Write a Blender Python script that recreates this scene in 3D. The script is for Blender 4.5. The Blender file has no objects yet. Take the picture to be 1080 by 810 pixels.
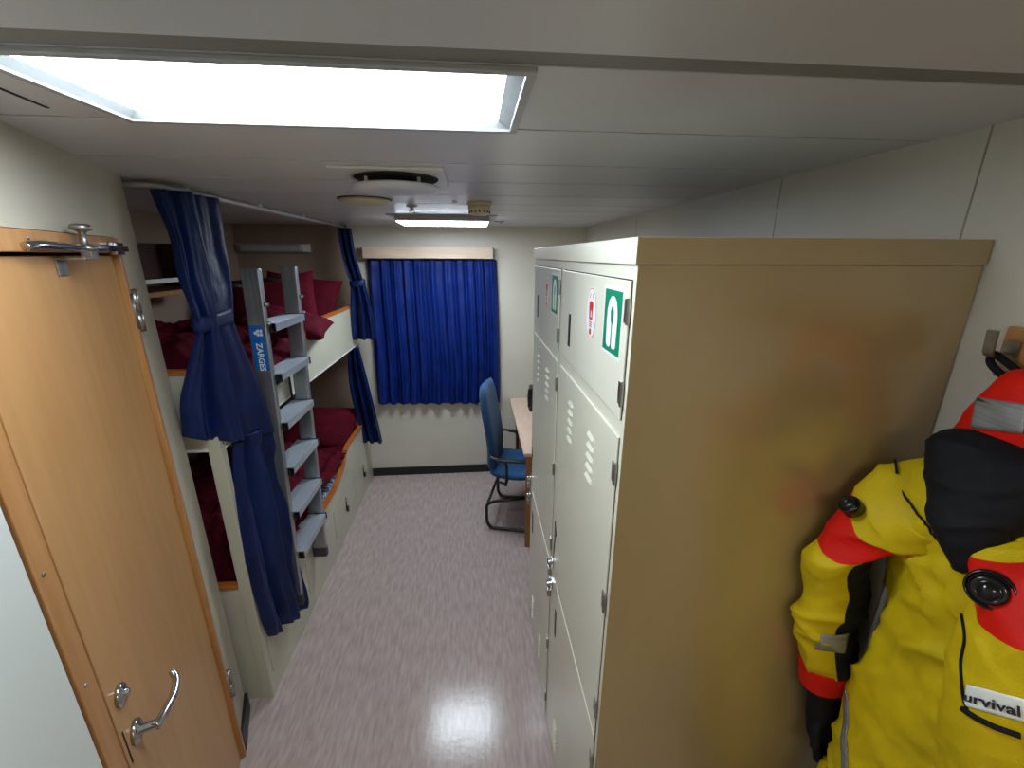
import bpy, bmesh, math, random
from mathutils import Vector, Matrix, noise
PI = math.pi
R = math.radians
V = Vector
C = bpy.context.scene.collection
scene = bpy.context.scene
random.seed(7)

# ------------------------------------------------------------------ camera, world, exposure
cam_d = bpy.data.cameras.new('camera')
cam = bpy.data.objects.new('camera', cam_d); C.objects.link(cam)
scene.camera = cam
cam_d.sensor_width = 36.0
cam_d.lens = 448.5 / 1080 * 36.0
cam_d.clip_start = 0.02
pitch, yaw, roll = 0.2934, 0.0890, 0.0036
cam.location = (0, 0, 2.0)
cam.rotation_euler = (Matrix.Rotation(-yaw, 3, 'Z') @ Matrix.Rotation(PI/2 - pitch, 3, 'X') @ Matrix.Rotation(roll, 3, 'Z')).to_euler()

world = bpy.data.worlds.new('world'); scene.world = world
world.use_nodes = True
world.node_tree.nodes['Background'].inputs[0].default_value = (0.02, 0.02, 0.022, 1)
world.node_tree.nodes['Background'].inputs[1].default_value = 0.5
scene.view_settings.view_transform = 'Standard'
scene.view_settings.look = 'None'
scene.view_settings.gamma = 1.0
scene.view_settings.use_curve_mapping = False
scene.view_settings.exposure = 2.05
NEAR_LAMP = 6.4          # strength of the big ceiling panel
REAR_FILL = 3.7          # strength of the unseen fill panel added behind the camera
FAR_LAMP = 8.8           # strength of the small one by the window

# ------------------------------------------------------------------ materials
def sr(r, g, b):
    f = lambda c: (c/12.92 if c <= .04045 else ((c+.055)/1.055)**2.4)
    return (f(r/255), f(g/255), f(b/255), 1)

def mat(name, col, rough=.5, metal=0, col2=None, scale=(20, 20, 20), bump=0, bscale=200, detail=3, spec=.5, coat=0, coat_rough=.1, sheen=0, lo=.35, hi=.65, emit=None, estr=0, rvar=0):
    m = bpy.data.materials.new(name); m.use_nodes = True
    nt = m.node_tree; n = nt.nodes; l = nt.links
    b = n['Principled BSDF']
    b.inputs['Base Color'].default_value = col
    b.inputs['Roughness'].default_value = rough
    b.inputs['Metallic'].default_value = metal
    b.inputs['Specular IOR Level'].default_value = spec
    b.inputs['Coat Weight'].default_value = coat
    b.inputs['Coat Roughness'].default_value = coat_rough
    b.inputs['Sheen Weight'].default_value = sheen
    tc = n.new('ShaderNodeTexCoord')
    if col2 is not None:
        mp = n.new('ShaderNodeMapping'); mp.inputs['Scale'].default_value = scale
        nz = n.new('ShaderNodeTexNoise'); nz.inputs['Scale'].default_value = 1; nz.inputs['Detail'].default_value = detail
        cr = n.new('ShaderNodeValToRGB')
        cr.color_ramp.elements[0].position = lo; cr.color_ramp.elements[0].color = col
        cr.color_ramp.elements[1].position = hi; cr.color_ramp.elements[1].color = col2
        l.new(tc.outputs['Object'], mp.inputs[0]); l.new(mp.outputs[0], nz.inputs['Vector'])
        l.new(nz.outputs['Fac'], cr.inputs[0]); l.new(cr.outputs[0], b.inputs['Base Color'])
        if rvar:
            mr = n.new('ShaderNodeMapRange'); mr.inputs['To Min'].default_value = rough; mr.inputs['To Max'].default_value = rough + rvar
            l.new(nz.outputs['Fac'], mr.inputs['Value']); l.new(mr.outputs[0], b.inputs['Roughness'])
    if bump:
        n2 = n.new('ShaderNodeTexNoise'); n2.inputs['Scale'].default_value = bscale; n2.inputs['Detail'].default_value = 2
        bp = n.new('ShaderNodeBump'); bp.inputs['Strength'].default_value = bump; bp.inputs['Distance'].default_value = .002
        l.new(tc.outputs['Object'], n2.inputs['Vector']); l.new(n2.outputs['Fac'], bp.inputs['Height']); l.new(bp.outputs[0], b.inputs['Normal'])
    if emit is not None:
        b.inputs['Emission Color'].default_value = emit
        b.inputs['Emission Strength'].default_value = estr
    return m

M = {}
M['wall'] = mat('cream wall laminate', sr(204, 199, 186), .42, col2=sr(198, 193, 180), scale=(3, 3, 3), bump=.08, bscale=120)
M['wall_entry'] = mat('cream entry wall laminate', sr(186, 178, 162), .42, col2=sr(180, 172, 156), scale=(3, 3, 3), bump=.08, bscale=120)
M['wall_white'] = mat('white wall laminate', sr(206, 210, 205), .4, col2=sr(200, 204, 199), scale=(3, 3, 3), bump=.05)
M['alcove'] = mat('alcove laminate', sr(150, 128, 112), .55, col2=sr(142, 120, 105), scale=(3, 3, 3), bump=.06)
M['ceiling'] = mat('ceiling panel paint', sr(206, 206, 208), .34, col2=sr(200, 200, 202), scale=(2, 2, 2), bump=.04, spec=.5)
M['groove'] = mat('ceiling groove', sr(132, 130, 126), .5, col2=sr(122, 120, 116), scale=(4, 4, 4))
M['floor'] = mat('speckled pink vinyl', sr(182, 166, 162), .14, col2=sr(160, 142, 138), scale=(64, 11, 20), detail=7, lo=.34, hi=.70, bump=.22, bscale=42, spec=.32, rvar=.05)
M['black_rubber'] = mat('black skirting', sr(22, 22, 24), .45, col2=sr(28, 28, 30), scale=(8, 8, 8))
M['door'] = mat('beech door laminate', sr(184, 138, 88), .32, col2=sr(176, 130, 80), scale=(26, 26, 2.2), detail=4, bump=.1, bscale=60)
M['frame'] = mat('beech door frame', sr(176, 128, 78), .38, col2=sr(164, 114, 66), scale=(40, 40, 3), detail=4)
M['joint'] = mat('wall joint', sr(150, 143, 126), .5, col2=sr(142, 135, 118))
M['dark_gap'] = mat('dark gap', sr(26, 18, 12), .8, col2=sr(20, 14, 10))
M['chrome'] = mat('polished steel', sr(200, 200, 202), .16, 1, col2=sr(180, 180, 184), scale=(30, 30, 30))
M['satin'] = mat('satin steel', sr(176, 174, 170), .34, 1, col2=sr(150, 148, 145), scale=(40, 40, 40))
M['alu'] = mat('extruded aluminium', sr(176, 180, 186), .36, .85, col2=sr(158, 163, 170), scale=(90, 90, 3), bump=.1, bscale=150)
M['tread'] = mat('ribbed tread aluminium', sr(196, 202, 210), .36, .6, col2=sr(176, 183, 192), scale=(200, 3, 20))
M['plastic_black'] = mat('black plastic', sr(24, 24, 26), .35, col2=sr(30, 30, 32))
M['rubber_grey'] = mat('dark grey rubber', sr(62, 62, 64), .6, col2=sr(54, 54, 56))
M['bunk'] = mat('cream bunk laminate', sr(192, 190, 172), .33, col2=sr(186, 184, 166), scale=(4, 4, 4), bump=.06)
M['orange_edge'] = mat('orange wood edging', sr(186, 108, 48), .36, col2=sr(170, 92, 38), scale=(6, 40, 40))
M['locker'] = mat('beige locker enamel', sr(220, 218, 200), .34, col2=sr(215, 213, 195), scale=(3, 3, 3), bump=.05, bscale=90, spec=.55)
M['locker_shade'] = mat('beige locker enamel with shade', sr(172, 150, 104), .27, col2=sr(164, 142, 98), scale=(4, 4, 2), bump=.10, bscale=25, spec=1.0, coat=1.0, coat_rough=.2)  # locker enamel darkened and yellowed: shade on the end faces put into the colour
M['red_cloth'] = mat('burgundy bedding', sr(88, 7, 28), .85, col2=sr(74, 5, 23), scale=(14, 14, 14), spec=.15, bump=.3, bscale=500)
M['blue_cloth'] = mat('navy curtain', sr(9, 31, 82), .42, col2=sr(6, 23, 68), scale=(8, 8, 8), spec=.3, bump=.3, bscale=600)
M['blue_window'] = mat('royal blue curtain', sr(5, 34, 108), .5, col2=sr(3, 28, 92), scale=(8, 8, 8), spec=.25, bump=.3, bscale=600)
M['ticking'] = mat('blue white mattress ticking', sr(70, 100, 140), .8, col2=sr(190, 196, 200), scale=(2, 60, 60), lo=.48, hi=.52)
M['pale_wood'] = mat('pale birch laminate', sr(206, 184, 162), .42, col2=sr(196, 172, 150), scale=(4, 40, 40), detail=4)
M['desk_top'] = mat('pinkish birch desk top', sr(212, 186, 166), .36, col2=sr(202, 174, 154), scale=(60, 5, 40), detail=4)
M['desk_side'] = mat('brown wood desk side', sr(160, 112, 70), .45, col2=sr(142, 96, 58), scale=(30, 30, 3), detail=4)
M['dark_wood'] = mat('dark shelf wood', sr(74, 50, 40), .5, col2=sr(60, 40, 32), scale=(4, 30, 30))
M['chair_blue'] = mat('blue chair upholstery', sr(12, 76, 124), .8, col2=sr(9, 66, 110), scale=(60, 60, 60), sheen=.1, bump=.4, bscale=500)
M['white_plastic'] = mat('white painted metal', sr(214, 214, 210), .35, col2=sr(208, 208, 205))
M['frame_grey'] = mat('grey lamp frame', sr(168, 170, 170), .35, col2=sr(160, 162, 162))
M['reveal'] = mat('grey lamp reveal', sr(140, 144, 144), .4, col2=sr(134, 138, 138))
M['ivory_plastic'] = mat('ivory plastic', sr(204, 194, 164), .45, col2=sr(196, 186, 156))
M['vent_blue'] = mat('vent disc enamel', sr(206, 208, 216), .35, col2=sr(200, 202, 210))
M['lamp'] = mat('lit diffuser', (1, 1, 1, 1), .5, col2=(.95, .95, .95, 1), emit=(.80, .91, 1.0, 1), estr=NEAR_LAMP)
M['lamp_far'] = mat('lit far diffuser', (1, 1, 1, 1), .5, col2=(.95, .95, .95, 1), emit=(.80, .91, 1.0, 1), estr=FAR_LAMP)
M['fill_rear'] = mat('added rear fill diffuser', (1, 1, 1, 1), .5, col2=(.95, .95, .95, 1), emit=(1.0, .90, .74, 1), estr=REAR_FILL)  # warm glow of the added fill panel
M['lens_dim'] = mat('unlit lamp cover', sr(168, 166, 168), .3, col2=sr(160, 158, 160))
M['green'] = mat('safety green', sr(0, 132, 92), .4, col2=sr(0, 126, 87))
M['white'] = mat('white print', sr(232, 236, 232), .45, col2=sr(228, 232, 228))
M['red_print'] = mat('red print', sr(206, 30, 46), .45, col2=sr(198, 26, 42))
M['sticker_blue'] = mat('blue sticker', sr(18, 104, 190), .4, col2=sr(16, 98, 182))
M['suit_yellow'] = mat('yellow suit fabric', sr(204, 178, 14), .6, col2=sr(192, 166, 10), scale=(12, 12, 12), bump=.35, bscale=260, spec=.25)
M['suit_red'] = mat('orange red suit fabric', sr(212, 22, 3), .6, col2=sr(198, 16, 2), scale=(12, 12, 12), bump=.35, bscale=260, spec=.25)
M['suit_black'] = mat('black neoprene', sr(13, 14, 20), .75, col2=sr(10, 11, 16), scale=(12, 12, 12), bump=.2, bscale=300, spec=.25)
M['reflective'] = mat('grey reflective tape', sr(150, 152, 152), .38, .35, col2=sr(128, 130, 130), scale=(8, 8, 240), bump=.3, bscale=400)
M['valve'] = mat('glossy black valve', sr(16, 16, 18), .16, col2=sr(20, 20, 22))
M['text_dark'] = mat('dark print', sr(40, 40, 48), .5, col2=sr(34, 34, 42))

# ------------------------------------------------------------------ helpers
def obj(name, bm, m, parent=None, smooth=False, bevel=0, mods=None):
    me = bpy.data.meshes.new(name)
    bmesh.ops.recalc_face_normals(bm, faces=bm.faces) if smooth != 'keep' else None
    bm.to_mesh(me); bm.free()
    for x in (m if isinstance(m, (list, tuple)) else [m]):
        me.materials.append(x)
    if smooth:
        for p in me.polygons: p.use_smooth = True
    o = bpy.data.objects.new(name, me); C.objects.link(o)
    if parent is not None: o.parent = parent
    if bevel:
        b = o.modifiers.new('bevel', 'BEVEL'); b.width = bevel; b.segments = 2; b.limit_method = 'ANGLE'; b.angle_limit = R(40)
    return o

def tag(o, label, cat, group=None, kind=None):
    o['label'] = label; o['category'] = cat
    if group: o['group'] = group
    if kind: o['kind'] = kind
    return o

def thing(name, label, cat, loc=(0, 0, 0), rotz=0, group=None):
    o = bpy.data.objects.new(name, None); C.objects.link(o)
    o.empty_display_size = .05
    o.location = loc; o.rotation_euler = (0, 0, rotz)
    return tag(o, label, cat, group)

def struct(o):
    o['kind'] = 'structure'; return o

def bx(bm, x0, x1, y0, y1, z0, z1, mi=0, mtx=None):
    vs = [bm.verts.new((x, y, z)) for x in (x0, x1) for y in (y0, y1) for z in (z0, z1)]
    if mtx is not None:
        for v in vs: v.co = mtx @ v.co
    idx = [(0, 1, 3, 2), (4, 6, 7, 5), (0, 4, 5, 1), (2, 3, 7, 6), (0, 2, 6, 4), (1, 5, 7, 3)]
    for f in idx:
        fc = bm.faces.new([vs[i] for i in f]); fc.material_index = mi
    return vs

def box(name, m, dims, parent=None, bevel=0, mtx=None):
    bm = bmesh.new(); bx(bm, *dims, mtx=mtx)
    return obj(name, bm, m, parent, bevel=bevel)

def prism(bm, pts, z0, z1, mtx=None, mi=0):
    """polygon pts (a,b) extruded along third axis; mtx maps (a,b,c) to the place"""
    lo = [V((a, b, z0)) for a, b in pts]; hi = [V((a, b, z1)) for a, b in pts]
    if mtx is not None:
        lo = [mtx @ p for p in lo]; hi = [mtx @ p for p in hi]
    lo = [bm.verts.new(p) for p in lo]; hi = [bm.verts.new(p) for p in hi]
    n = len(pts)
    fs = [bm.faces.new(lo[::-1]), bm.faces.new(hi)]
    for i in range(n):
        fs.append(bm.faces.new([lo[i], lo[(i+1) % n], hi[(i+1) % n], hi[i]]))
    for f in fs: f.material_index = mi
    return lo + hi

def smooth_path(pts, n=6):
    pts = [V(p) for p in pts]
    out = []
    for i in range(len(pts)-1):
        p0 = pts[max(i-1, 0)]; p1 = pts[i]; p2 = pts[i+1]; p3 = pts[min(i+2, len(pts)-1)]
        for k in range(n):
            t = k/n
            out.append(.5*((2*p1) + (p2-p0)*t + (2*p0-5*p1+4*p2-p3)*t*t + (3*p1-p0-3*p2+p3)*t**3))
    out.append(pts[-1]); return out

def fillet(pts, r, n=6):
    pts = [V(p) for p in pts]; out = [pts[0]]
    for i in range(1, len(pts)-1):
        a, b, c = pts[i-1], pts[i], pts[i+1]
        d1 = (a-b); d2 = (c-b); rr = min(r, d1.length*.49, d2.length*.49)
        s = b + d1.normalized()*rr; e = b + d2.normalized()*rr
        for k in range(n+1):
            t = k/n; out.append(s*(1-t)**2 + b*2*t*(1-t) + e*t*t)
    out.append(pts[-1]); return out

def tube(bm, pts, r, seg=10, cap=True, mi=0):
    pts = [V(p) for p in pts]; rs = r if isinstance(r, (list, tuple)) else [r]*len(pts)
    up = None; rings = []
    for i, p in enumerate(pts):
        d = (pts[min(i+1, len(pts)-1)] - pts[max(i-1, 0)]).normalized()
        if up is None:
            up = d.orthogonal().normalized()
        up = (up - d*up.dot(d)).normalized(); sd = d.cross(up)
        rings.append([bm.verts.new(p + rs[i]*(math.cos(2*PI*k/seg)*up + math.sin(2*PI*k/seg)*sd)) for k in range(seg)])
    for a, b in zip(rings, rings[1:]):
        for k in range(seg):
            f = bm.faces.new([a[k], a[(k+1) % seg], b[(k+1) % seg], b[k]]); f.material_index = mi
    if cap:
        bm.faces.new(rings[0][::-1]).material_index = mi; bm.faces.new(rings[-1]).material_index = mi

def lathe(bm, prof, mtx=None, seg=32, mi=0):
    rings = []
    for r, z in prof:
        ring = []
        for k in range(seg):
            p = V((r*math.cos(2*PI*k/seg), r*math.sin(2*PI*k/seg), z))
            ring.append(bm.verts.new(mtx @ p if mtx is not None else p))
        rings.append(ring)
    for a, b in zip(rings, rings[1:]):
        for k in range(seg):
            bm.faces.new([a[k], a[(k+1) % seg], b[(k+1) % seg], b[k]]).material_index = mi
    bm.faces.new(rings[0][::-1]).material_index = mi; bm.faces.new(rings[-1]).material_index = mi

def text_bm(bm, s, size, mtx, depth=.0006, mi=0, bold=0):
    cu = bpy.data.curves.new('txt', 'FONT'); cu.body = s; cu.size = size; cu.extrude = depth; cu.offset = bold
    cu.align_x = 'CENTER'; cu.align_y = 'CENTER'
    to = bpy.data.objects.new('txt', cu); C.objects.link(to)
    bpy.context.view_layer.update()
    me = bpy.data.meshes.new_from_object(to.evaluated_get(bpy.context.evaluated_depsgraph_get()))
    me.transform(mtx if not callable(mtx) else Matrix())
    n0 = len(bm.faces); nv = len(bm.verts)
    bm.from_mesh(me); bm.faces.ensure_lookup_table(); bm.verts.ensure_lookup_table()
    for f in bm.faces[n0:]: f.material_index = mi
    if callable(mtx):
        for v in bm.verts[nv:]: v.co = mtx(v.co)
    bpy.data.objects.remove(to); bpy.data.meshes.remove(me); bpy.data.curves.remove(cu)

def basis(o, x, y, z):
    x, y, z, o = V(x), V(y), V(z), V(o)
    return Matrix(((x.x, y.x, z.x, o.x), (x.y, y.y, z.y, o.y), (x.z, y.z, z.z, o.z), (0, 0, 0, 1)))

def fbm(p, oct=4):
    return noise.fractal(V(p), 1.0, 2.0, oct)

# ------------------------------------------------------------------ room
CZ = 2.23; D = 3.706; XR = .9466; XA = -1.86; YB = -1.3
ANG = .3784
CN = V((-1.08, 1.545, 0))                       # corner where the door wall meets the bunks
DD = V((math.sin(ANG), -math.cos(ANG), 0))      # along the door wall, towards the camera
DN = V((math.cos(ANG), math.sin(ANG), 0))       # out of the door wall, into the room
WALLM = basis(CN, DD, (0, 0, 1), DN)            # (s, z, out)
SE = 1.72
PE = CN + DD*SE

struct(box('floor', M['floor'], (-2.0, XR+.05, YB-.05, D+.05, -.05, 0)))
# ceiling: metal panels with grooves between them
bm = bmesh.new()
seams = [-1.24, -.93, -.62, -.31, 0.0, .303, .608, .912, 1.24, 1.535, 1.855, 2.16, 2.46, 2.77, 3.08, 3.39]
ys = [YB] + seams + [D]
for i in range(len(ys)-1):
    wide0 = .020 if abs(ys[i]-.608) < .01 else .004
    wide1 = .020 if abs(ys[i+1]-.608) < .01 else .004
    y0 = ys[i] + (wide0 if i else 0); y1 = ys[i+1] - (wide1 if i < len(ys)-2 else 0)
    a, b = y0, y1
    if a < .7 < b:      # panel field that holds the lamp opening
        for q in ((-2.0, -.598, a, b), (.083, XR+.05, a, b), (-.598, .083, a, .632), (-.598, .083, .91, b)):
            if q[3] > q[2]+.0005: bx(bm, *q, CZ, CZ+.03)
    else:
        bx(bm, -2.0, XR+.05, a, b, CZ, CZ+.03)
ce = struct(obj('ceiling', bm, M['ceiling']))
bm = bmesh.new()
for y in seams:
    w = .020 if abs(y-.608) < .01 else .004
    bx(bm, -2.0, XR+.05, y-w, y+w, CZ+.003 if w < .01 else CZ+.0015, CZ+.02)
o = obj('groove_strip', bm, M['groove'], ce); o['label'] = 'darker grooves between the ceiling panels'
# upper slab above the lamp recess
box('lamp_recess_lid', M['ceiling'], (-.64, .12, .59, .95, CZ+.09, CZ+.10), ce)
bm = bmesh.new()
bx(bm, -.64, -.604, .59, .95, CZ+.03, CZ+.09); bx(bm, .09, .12, .59, .95, CZ+.03, CZ+.09)
bx(bm, -.604, .09, .59, .628, CZ+.03, CZ+.09); bx(bm, -.604, .09, .918, .95, CZ+.03, CZ+.09)
obj('lamp_recess_sides', bm, M['ceiling'], ce)

struct(box('wall_far', M['wall'], (-2.0, XR+.06, D, D+.06, 0, CZ)))
wr = struct(box('wall_right', M['wall'], (XR, XR+.06, YB, D, 0, CZ)))
bm = bmesh.new()
for y in (1.345, .795, 2.55, .20, -.4):
    bx(bm, XR-.0006, XR+.002, y-.0018, y+.0018, 0, CZ)
o = obj('panel_joint', bm, M['joint'], wr)
struct(box('wall_behind', M['wall'], (-.9, XR+.06, YB-.06, YB, 0, CZ)))
# door wall (with the corner return)
bm = bmesh.new()
for q in ((0, .203, 0, CZ), (1.004, SE, 0, CZ), (.203, 1.004, 2.045, CZ)):
    prism(bm, [(q[0], q[2]), (q[1], q[2]), (q[1], q[3]), (q[0], q[3])], -.06, 0, WALLM)
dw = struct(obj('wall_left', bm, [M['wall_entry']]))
o = struct(box('wall_left_entry', M['wall_white'], (PE.x-.06, PE.x, YB, PE.y, 0, CZ)))
# white lining of the stretch of wall nearest the camera
bm = bmesh.new(); prism(bm, [(1.006, 0), (SE-.02, 0), (SE-.02, CZ), (1.006, CZ)], .0, .006, WALLM)
o = obj('white_lining', bm, M['wall_white'], dw); o['label'] = 'white wall panel beside the door frame'
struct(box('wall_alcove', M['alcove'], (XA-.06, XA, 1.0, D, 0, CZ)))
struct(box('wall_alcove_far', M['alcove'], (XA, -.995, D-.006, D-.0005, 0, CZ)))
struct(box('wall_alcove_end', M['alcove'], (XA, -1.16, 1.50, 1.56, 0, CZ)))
struct(box('baseboard_far', M['black_rubber'], (-.985, XR-.01, D-.012, D, 0, .078), bevel=.002))
bm = bmesh.new(); prism(bm, [(0.0, 0), (.202, 0), (.202, .09), (0.0, .09)], 0, .012, WALLM)
struct(obj('baseboard_left', bm, M['black_rubber'], bevel=.002))
struct(box('baseboard_right', M['black_rubber'], (XR-.012, XR, 2.02, D-.02, 0, .078)))

# ------------------------------------------------------------------ door 1
d1 = bpy.data.objects.new('door_1', None); C.objects.link(d1); struct(d1)
d1.location = CN + DD*.57; d1.rotation_euler = (0, 0, math.atan2(DD.y, DD.x))
# local: x along wall (s-.57), y = ? use a matrix that goes from (s, z, out) to local
LM = d1.matrix_basis.inverted() @ WALLM
def dprism(name, m, pts, o0, o1, parent=d1, bevel=0):
    bm = bmesh.new(); prism(bm, pts, o0, o1, LM); return obj(name, bm, m, parent, bevel=bevel)
def rect(a, b, c, d): return [(a, c), (b, c), (b, d), (a, d)]
dprism('door_leaf', M['door'], rect(.231, .908, .012, 1.996), -.045, -.006, bevel=.002)
bm = bmesh.new()
for q in (rect(.205, .228, 0, 2.043), rect(.946, 1.0, 0, 2.043), rect(.228, .948, 2.003, 2.043)):
    prism(bm, q, -.055, .010, LM)
obj('door_frame', bm, M['frame'], d1, bevel=.002)
dprism('door_stop', M['frame'], rect(.911, .946, 0.0, 2.0), -.05, -.022)
dprism('frame_gap', M['dark_gap'], rect(.20, .98, 0.0, 2.03), -.054, -.047)
bm = bmesh.new()
for z in (.35, .75, 1.26, 1.50, 1.85):
    lathe(bm, [(.0045, 0), (.0045, .0015), (.002, .0025)], LM @ Matrix.Translation((.980, z, .010)), 12)
lathe(bm, [(.004, 0), (.004, .0015), (.002, .0025)], LM @ Matrix.Translation((.70, 2.028, .010)), 12)
obj('frame_screw', bm, M['satin'], d1, True)
for z in (1.84, .37):
    bm = bmesh.new()
    tube(bm, [LM @ V((.198, z-.062, .012)), LM @ V((.198, z-.001, .012))], .0105, 14)
    tube(bm, [LM @ V((.198, z+.001, .012)), LM @ V((.198, z+.062, .012))], .0105, 14)
    prism(bm, rect(.198, .226, z-.05, z+.05), .010, .0125, LM)
    obj('hinge', bm, M['satin'], d1, True)
# lever handle, rosettes, latch slot
bm = bmesh.new()
RS = (.852, .985)
lathe(bm, [(.026, 0), (.026, .006), (.022, .009), (.010, .010), (.010, .045)], LM @ Matrix.Translation((RS[0], RS[1], -.006)), 24)
pth = smooth_path([(RS[0]+.006, RS[1], .032), (RS[0]-.006, RS[1], .038), (RS[0]-.035, RS[1]-.002, .044), (RS[0]-.075, RS[1]-.006, .050), (RS[0]-.115, RS[1]-.002, .047), (RS[0]-.132, RS[1]+.008, .036)], 5)
tube(bm, [LM @ p for p in pth], [.011 - .004*i/len(pth) for i in range(len(pth))], 12)
obj('lever_handle', bm, M['chrome'], d1, True)
bm = bmesh.new()
lathe(bm, [(.024, 0), (.024, .006), (.020, .009), (.009, .010), (.009, .016), (.006, .018)], LM @ Matrix.Translation((.862, 1.105, -.006)), 24)
obj('lock_rosette', bm, M['chrome'], d1, True)
dprism('latch_slot', M['dark_gap'], rect(.892, .897, .95, 1.04), -.0059, -.0052)
# hold-open stay along the top of the frame
bm = bmesh.new()
pth = smooth_path([(.735, 2.012, .016), (.70, 2.016, .024), (.60, 2.013, .030), (.52, 2.012, .034), (.50, 2.012, .036)], 5)
tube(bm, [LM @ p for p in pth], .0085, 12)
prism(bm, rect(.245, .50, 2.006, 2.022), .026, .038, LM)
prism(bm, rect(.235, .30, 1.998, 2.030), .010, .026, LM)
st = obj('door_stay', bm, M['chrome'], d1, True, bevel=.002)
bm = bmesh.new()
lathe(bm, [(.019, -.006), (.020, .006), (.010, .008), (.007, .010), (.007, .034), (.011, .036), (.019, .040), (.019, .047), (.014, .051)], LM @ Matrix.Translation((.525, 2.012, .034)) @ Matrix.Rotation(-PI/2, 4, 'X'), 20)
obj('stay_knob', bm, M['satin'], st, True)
bm = bmesh.new()
prism(bm, rect(.535, .580, 1.955, 1.990), -.006, -.002, LM)
prism(bm, rect(.535, .580, 1.988, 1.992), -.006, .045, LM)
prism(bm, rect(.500, .54, 1.988, 2.010), .026, .045, LM)
obj('stay_bracket', bm, M['satin'], st, bevel=.001)

# ------------------------------------------------------------------ ceiling lamps
lt = thing('ceiling_light', 'large white rectangular ceiling light panel in a metal frame, nearest the camera', 'ceiling light', (-.257, .775, CZ), 0)
def lbox(name, m, dims, t, bevel=0, parent=None):
    L = t.location
    return box(name, m, (dims[0]-L.x, dims[1]-L.x, dims[2]-L.y, dims[3]-L.y, dims[4]-L.z, dims[5]-L.z), parent or t, bevel)
bm = bmesh.new(); L = lt.location
X0_, X1_, Y0_, Y1_ = -.602, .088, .628, .916
for q in ((X0_, X1_, Y0_, Y0_+.014), (X0_, X1_, Y1_-.014, Y1_), (X0_, X0_+.014, Y0_+.014, Y1_-.014), (X1_-.014, X1_, Y0_+.014, Y1_-.014)):
    bx(bm, q[0]-L.x, q[1]-L.x, q[2]-L.y, q[3]-L.y, -.007, 0.0)
obj('trim_frame', bm, M['frame_grey'], lt, bevel=.0015)
bm = bmesh.new()   # sloping reveal
ot = [(X0_+.014, Y0_+.014), (X1_-.014, Y0_+.014), (X1_-.014, Y1_-.014), (X0_+.014, Y1_-.014)]
it = [(-.575, .660), (.050, .660), (.050, .893), (-.575, .893)]
a = [bm.verts.new((x-L.x, y-L.y, -.003)) for x, y in ot]; b = [bm.verts.new((x-L.x, y-L.y, .010)) for x, y in it]
c = [bm.verts.new((x-L.x, y-L.y, .024)) for x, y in ot]
for k in range(4):
    bm.faces.new([a[k], a[(k+1) % 4], b[(k+1) % 4], b[k]]); bm.faces.new([a[k], a[(k+1) % 4], c[(k+1) % 4], c[k]])
    bm.faces.new([b[k], b[(k+1) % 4], c[(k+1) % 4], c[k]])
obj('reveal', bm, M['reveal'], lt)
lbox('diffuser', M['lamp'], (-.578, .053, .657, .896, CZ+.009, CZ+.019), lt)
# far lamp: surface mounted box
lf = thing('ceiling_light', 'slim lit ceiling light box close to the blue window curtain', 'ceiling light', (-.175, 2.97, CZ), 0)
L = lf.location
lbox('back_plate', M['frame_grey'], (-.50, .15, 2.70, 3.16, CZ-.006, CZ), lf, .002)
lbox('housing', M['frame_grey'], (-.455, .105, 2.74, 3.12, CZ-.034, CZ-.006), lf, .002)
lbox('diffuser', M['lamp_far'], (-.448, .098, 2.75, 3.11, CZ-.040, CZ-.034), lf, .001)
# added fill panel behind the camera, brightens the locker side and the suit
lr = thing('ceiling_light', 'added rectangular fill light panel over the entry, unseen behind the viewer', 'ceiling light', (.25, -.62, CZ), 0)
lbox('trim_frame', M['frame_grey'], (-.05, .55, -.80, -.44, CZ-.006, CZ), lr, .002)
lbox('diffuser', M['fill_rear'], (-.02, .52, -.77, -.47, CZ-.014, CZ-.006), lr, .003)

# ------------------------------------------------------------------ ceiling fittings
t = thing('ceiling_vent', 'square white ceiling vent with a round hanging disc', 'air vent', (-.225, 1.44, CZ))
box('mounting_plate', M['white_plastic'], (-.16, .15, -.15, .15, -.008, 0), t, .003)
bm = bmesh.new(); lathe(bm, [(.118, -.014), (.125, -.009), (.125, -.008)], None, 48)
obj('throat', bm, M['dark_gap'], t, True)
bm = bmesh.new(); lathe(bm, [(.02, -.052), (.09, -.050), (.128, -.042), (.134, -.036), (.128, -.031), (.09, -.034)], None, 48)
obj('disc', bm, M['vent_blue'], t, True)
for a in range(4):
    bm = bmesh.new(); x, y = .105*math.cos(PI/4+a*PI/2), .105*math.sin(PI/4+a*PI/2)
    tube(bm, [(x, y, -.035), (x, y, -.008)], .005, 10); obj('spacer', bm, M['white_plastic'], t, True)
t = thing('ceiling_speaker', 'flat round cream disc on the ceiling behind the square vent', 'speaker', (-.455, 2.02, CZ))
bm = bmesh.new(); lathe(bm, [(.095, 0), (.105, -.004), (.105, -.012), (.092, -.020), (.06, -.023), (.01, -.024)], None, 40); obj('cover', bm, M['ivory_plastic'], t, True)
bm = bmesh.new(); lathe(bm, [(.112, 0), (.112, -.004), (.106, -.004)], None, 40); obj('ring', bm, M['rubber_grey'], t, True)
t = thing('sprinkler', 'small metal sprinkler head hanging between vent and window', 'sprinkler', (-.29, 2.26, CZ))
bm = bmesh.new(); lathe(bm, [(.028, 0), (.028, -.004), (.012, -.008), (.008, -.010), (.008, -.022), (.004, -.024)], None, 20); obj('body', bm, M['satin'], t, True)
bm = bmesh.new()
tube(bm, smooth_path([(-.007, 0, -.018), (-.013, 0, -.028), (-.004, 0, -.040)], 4), .0025, 8); tube(bm, smooth_path([(.007, 0, -.018), (.013, 0, -.028), (.004, 0, -.040)], 4), .0025, 8)
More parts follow.
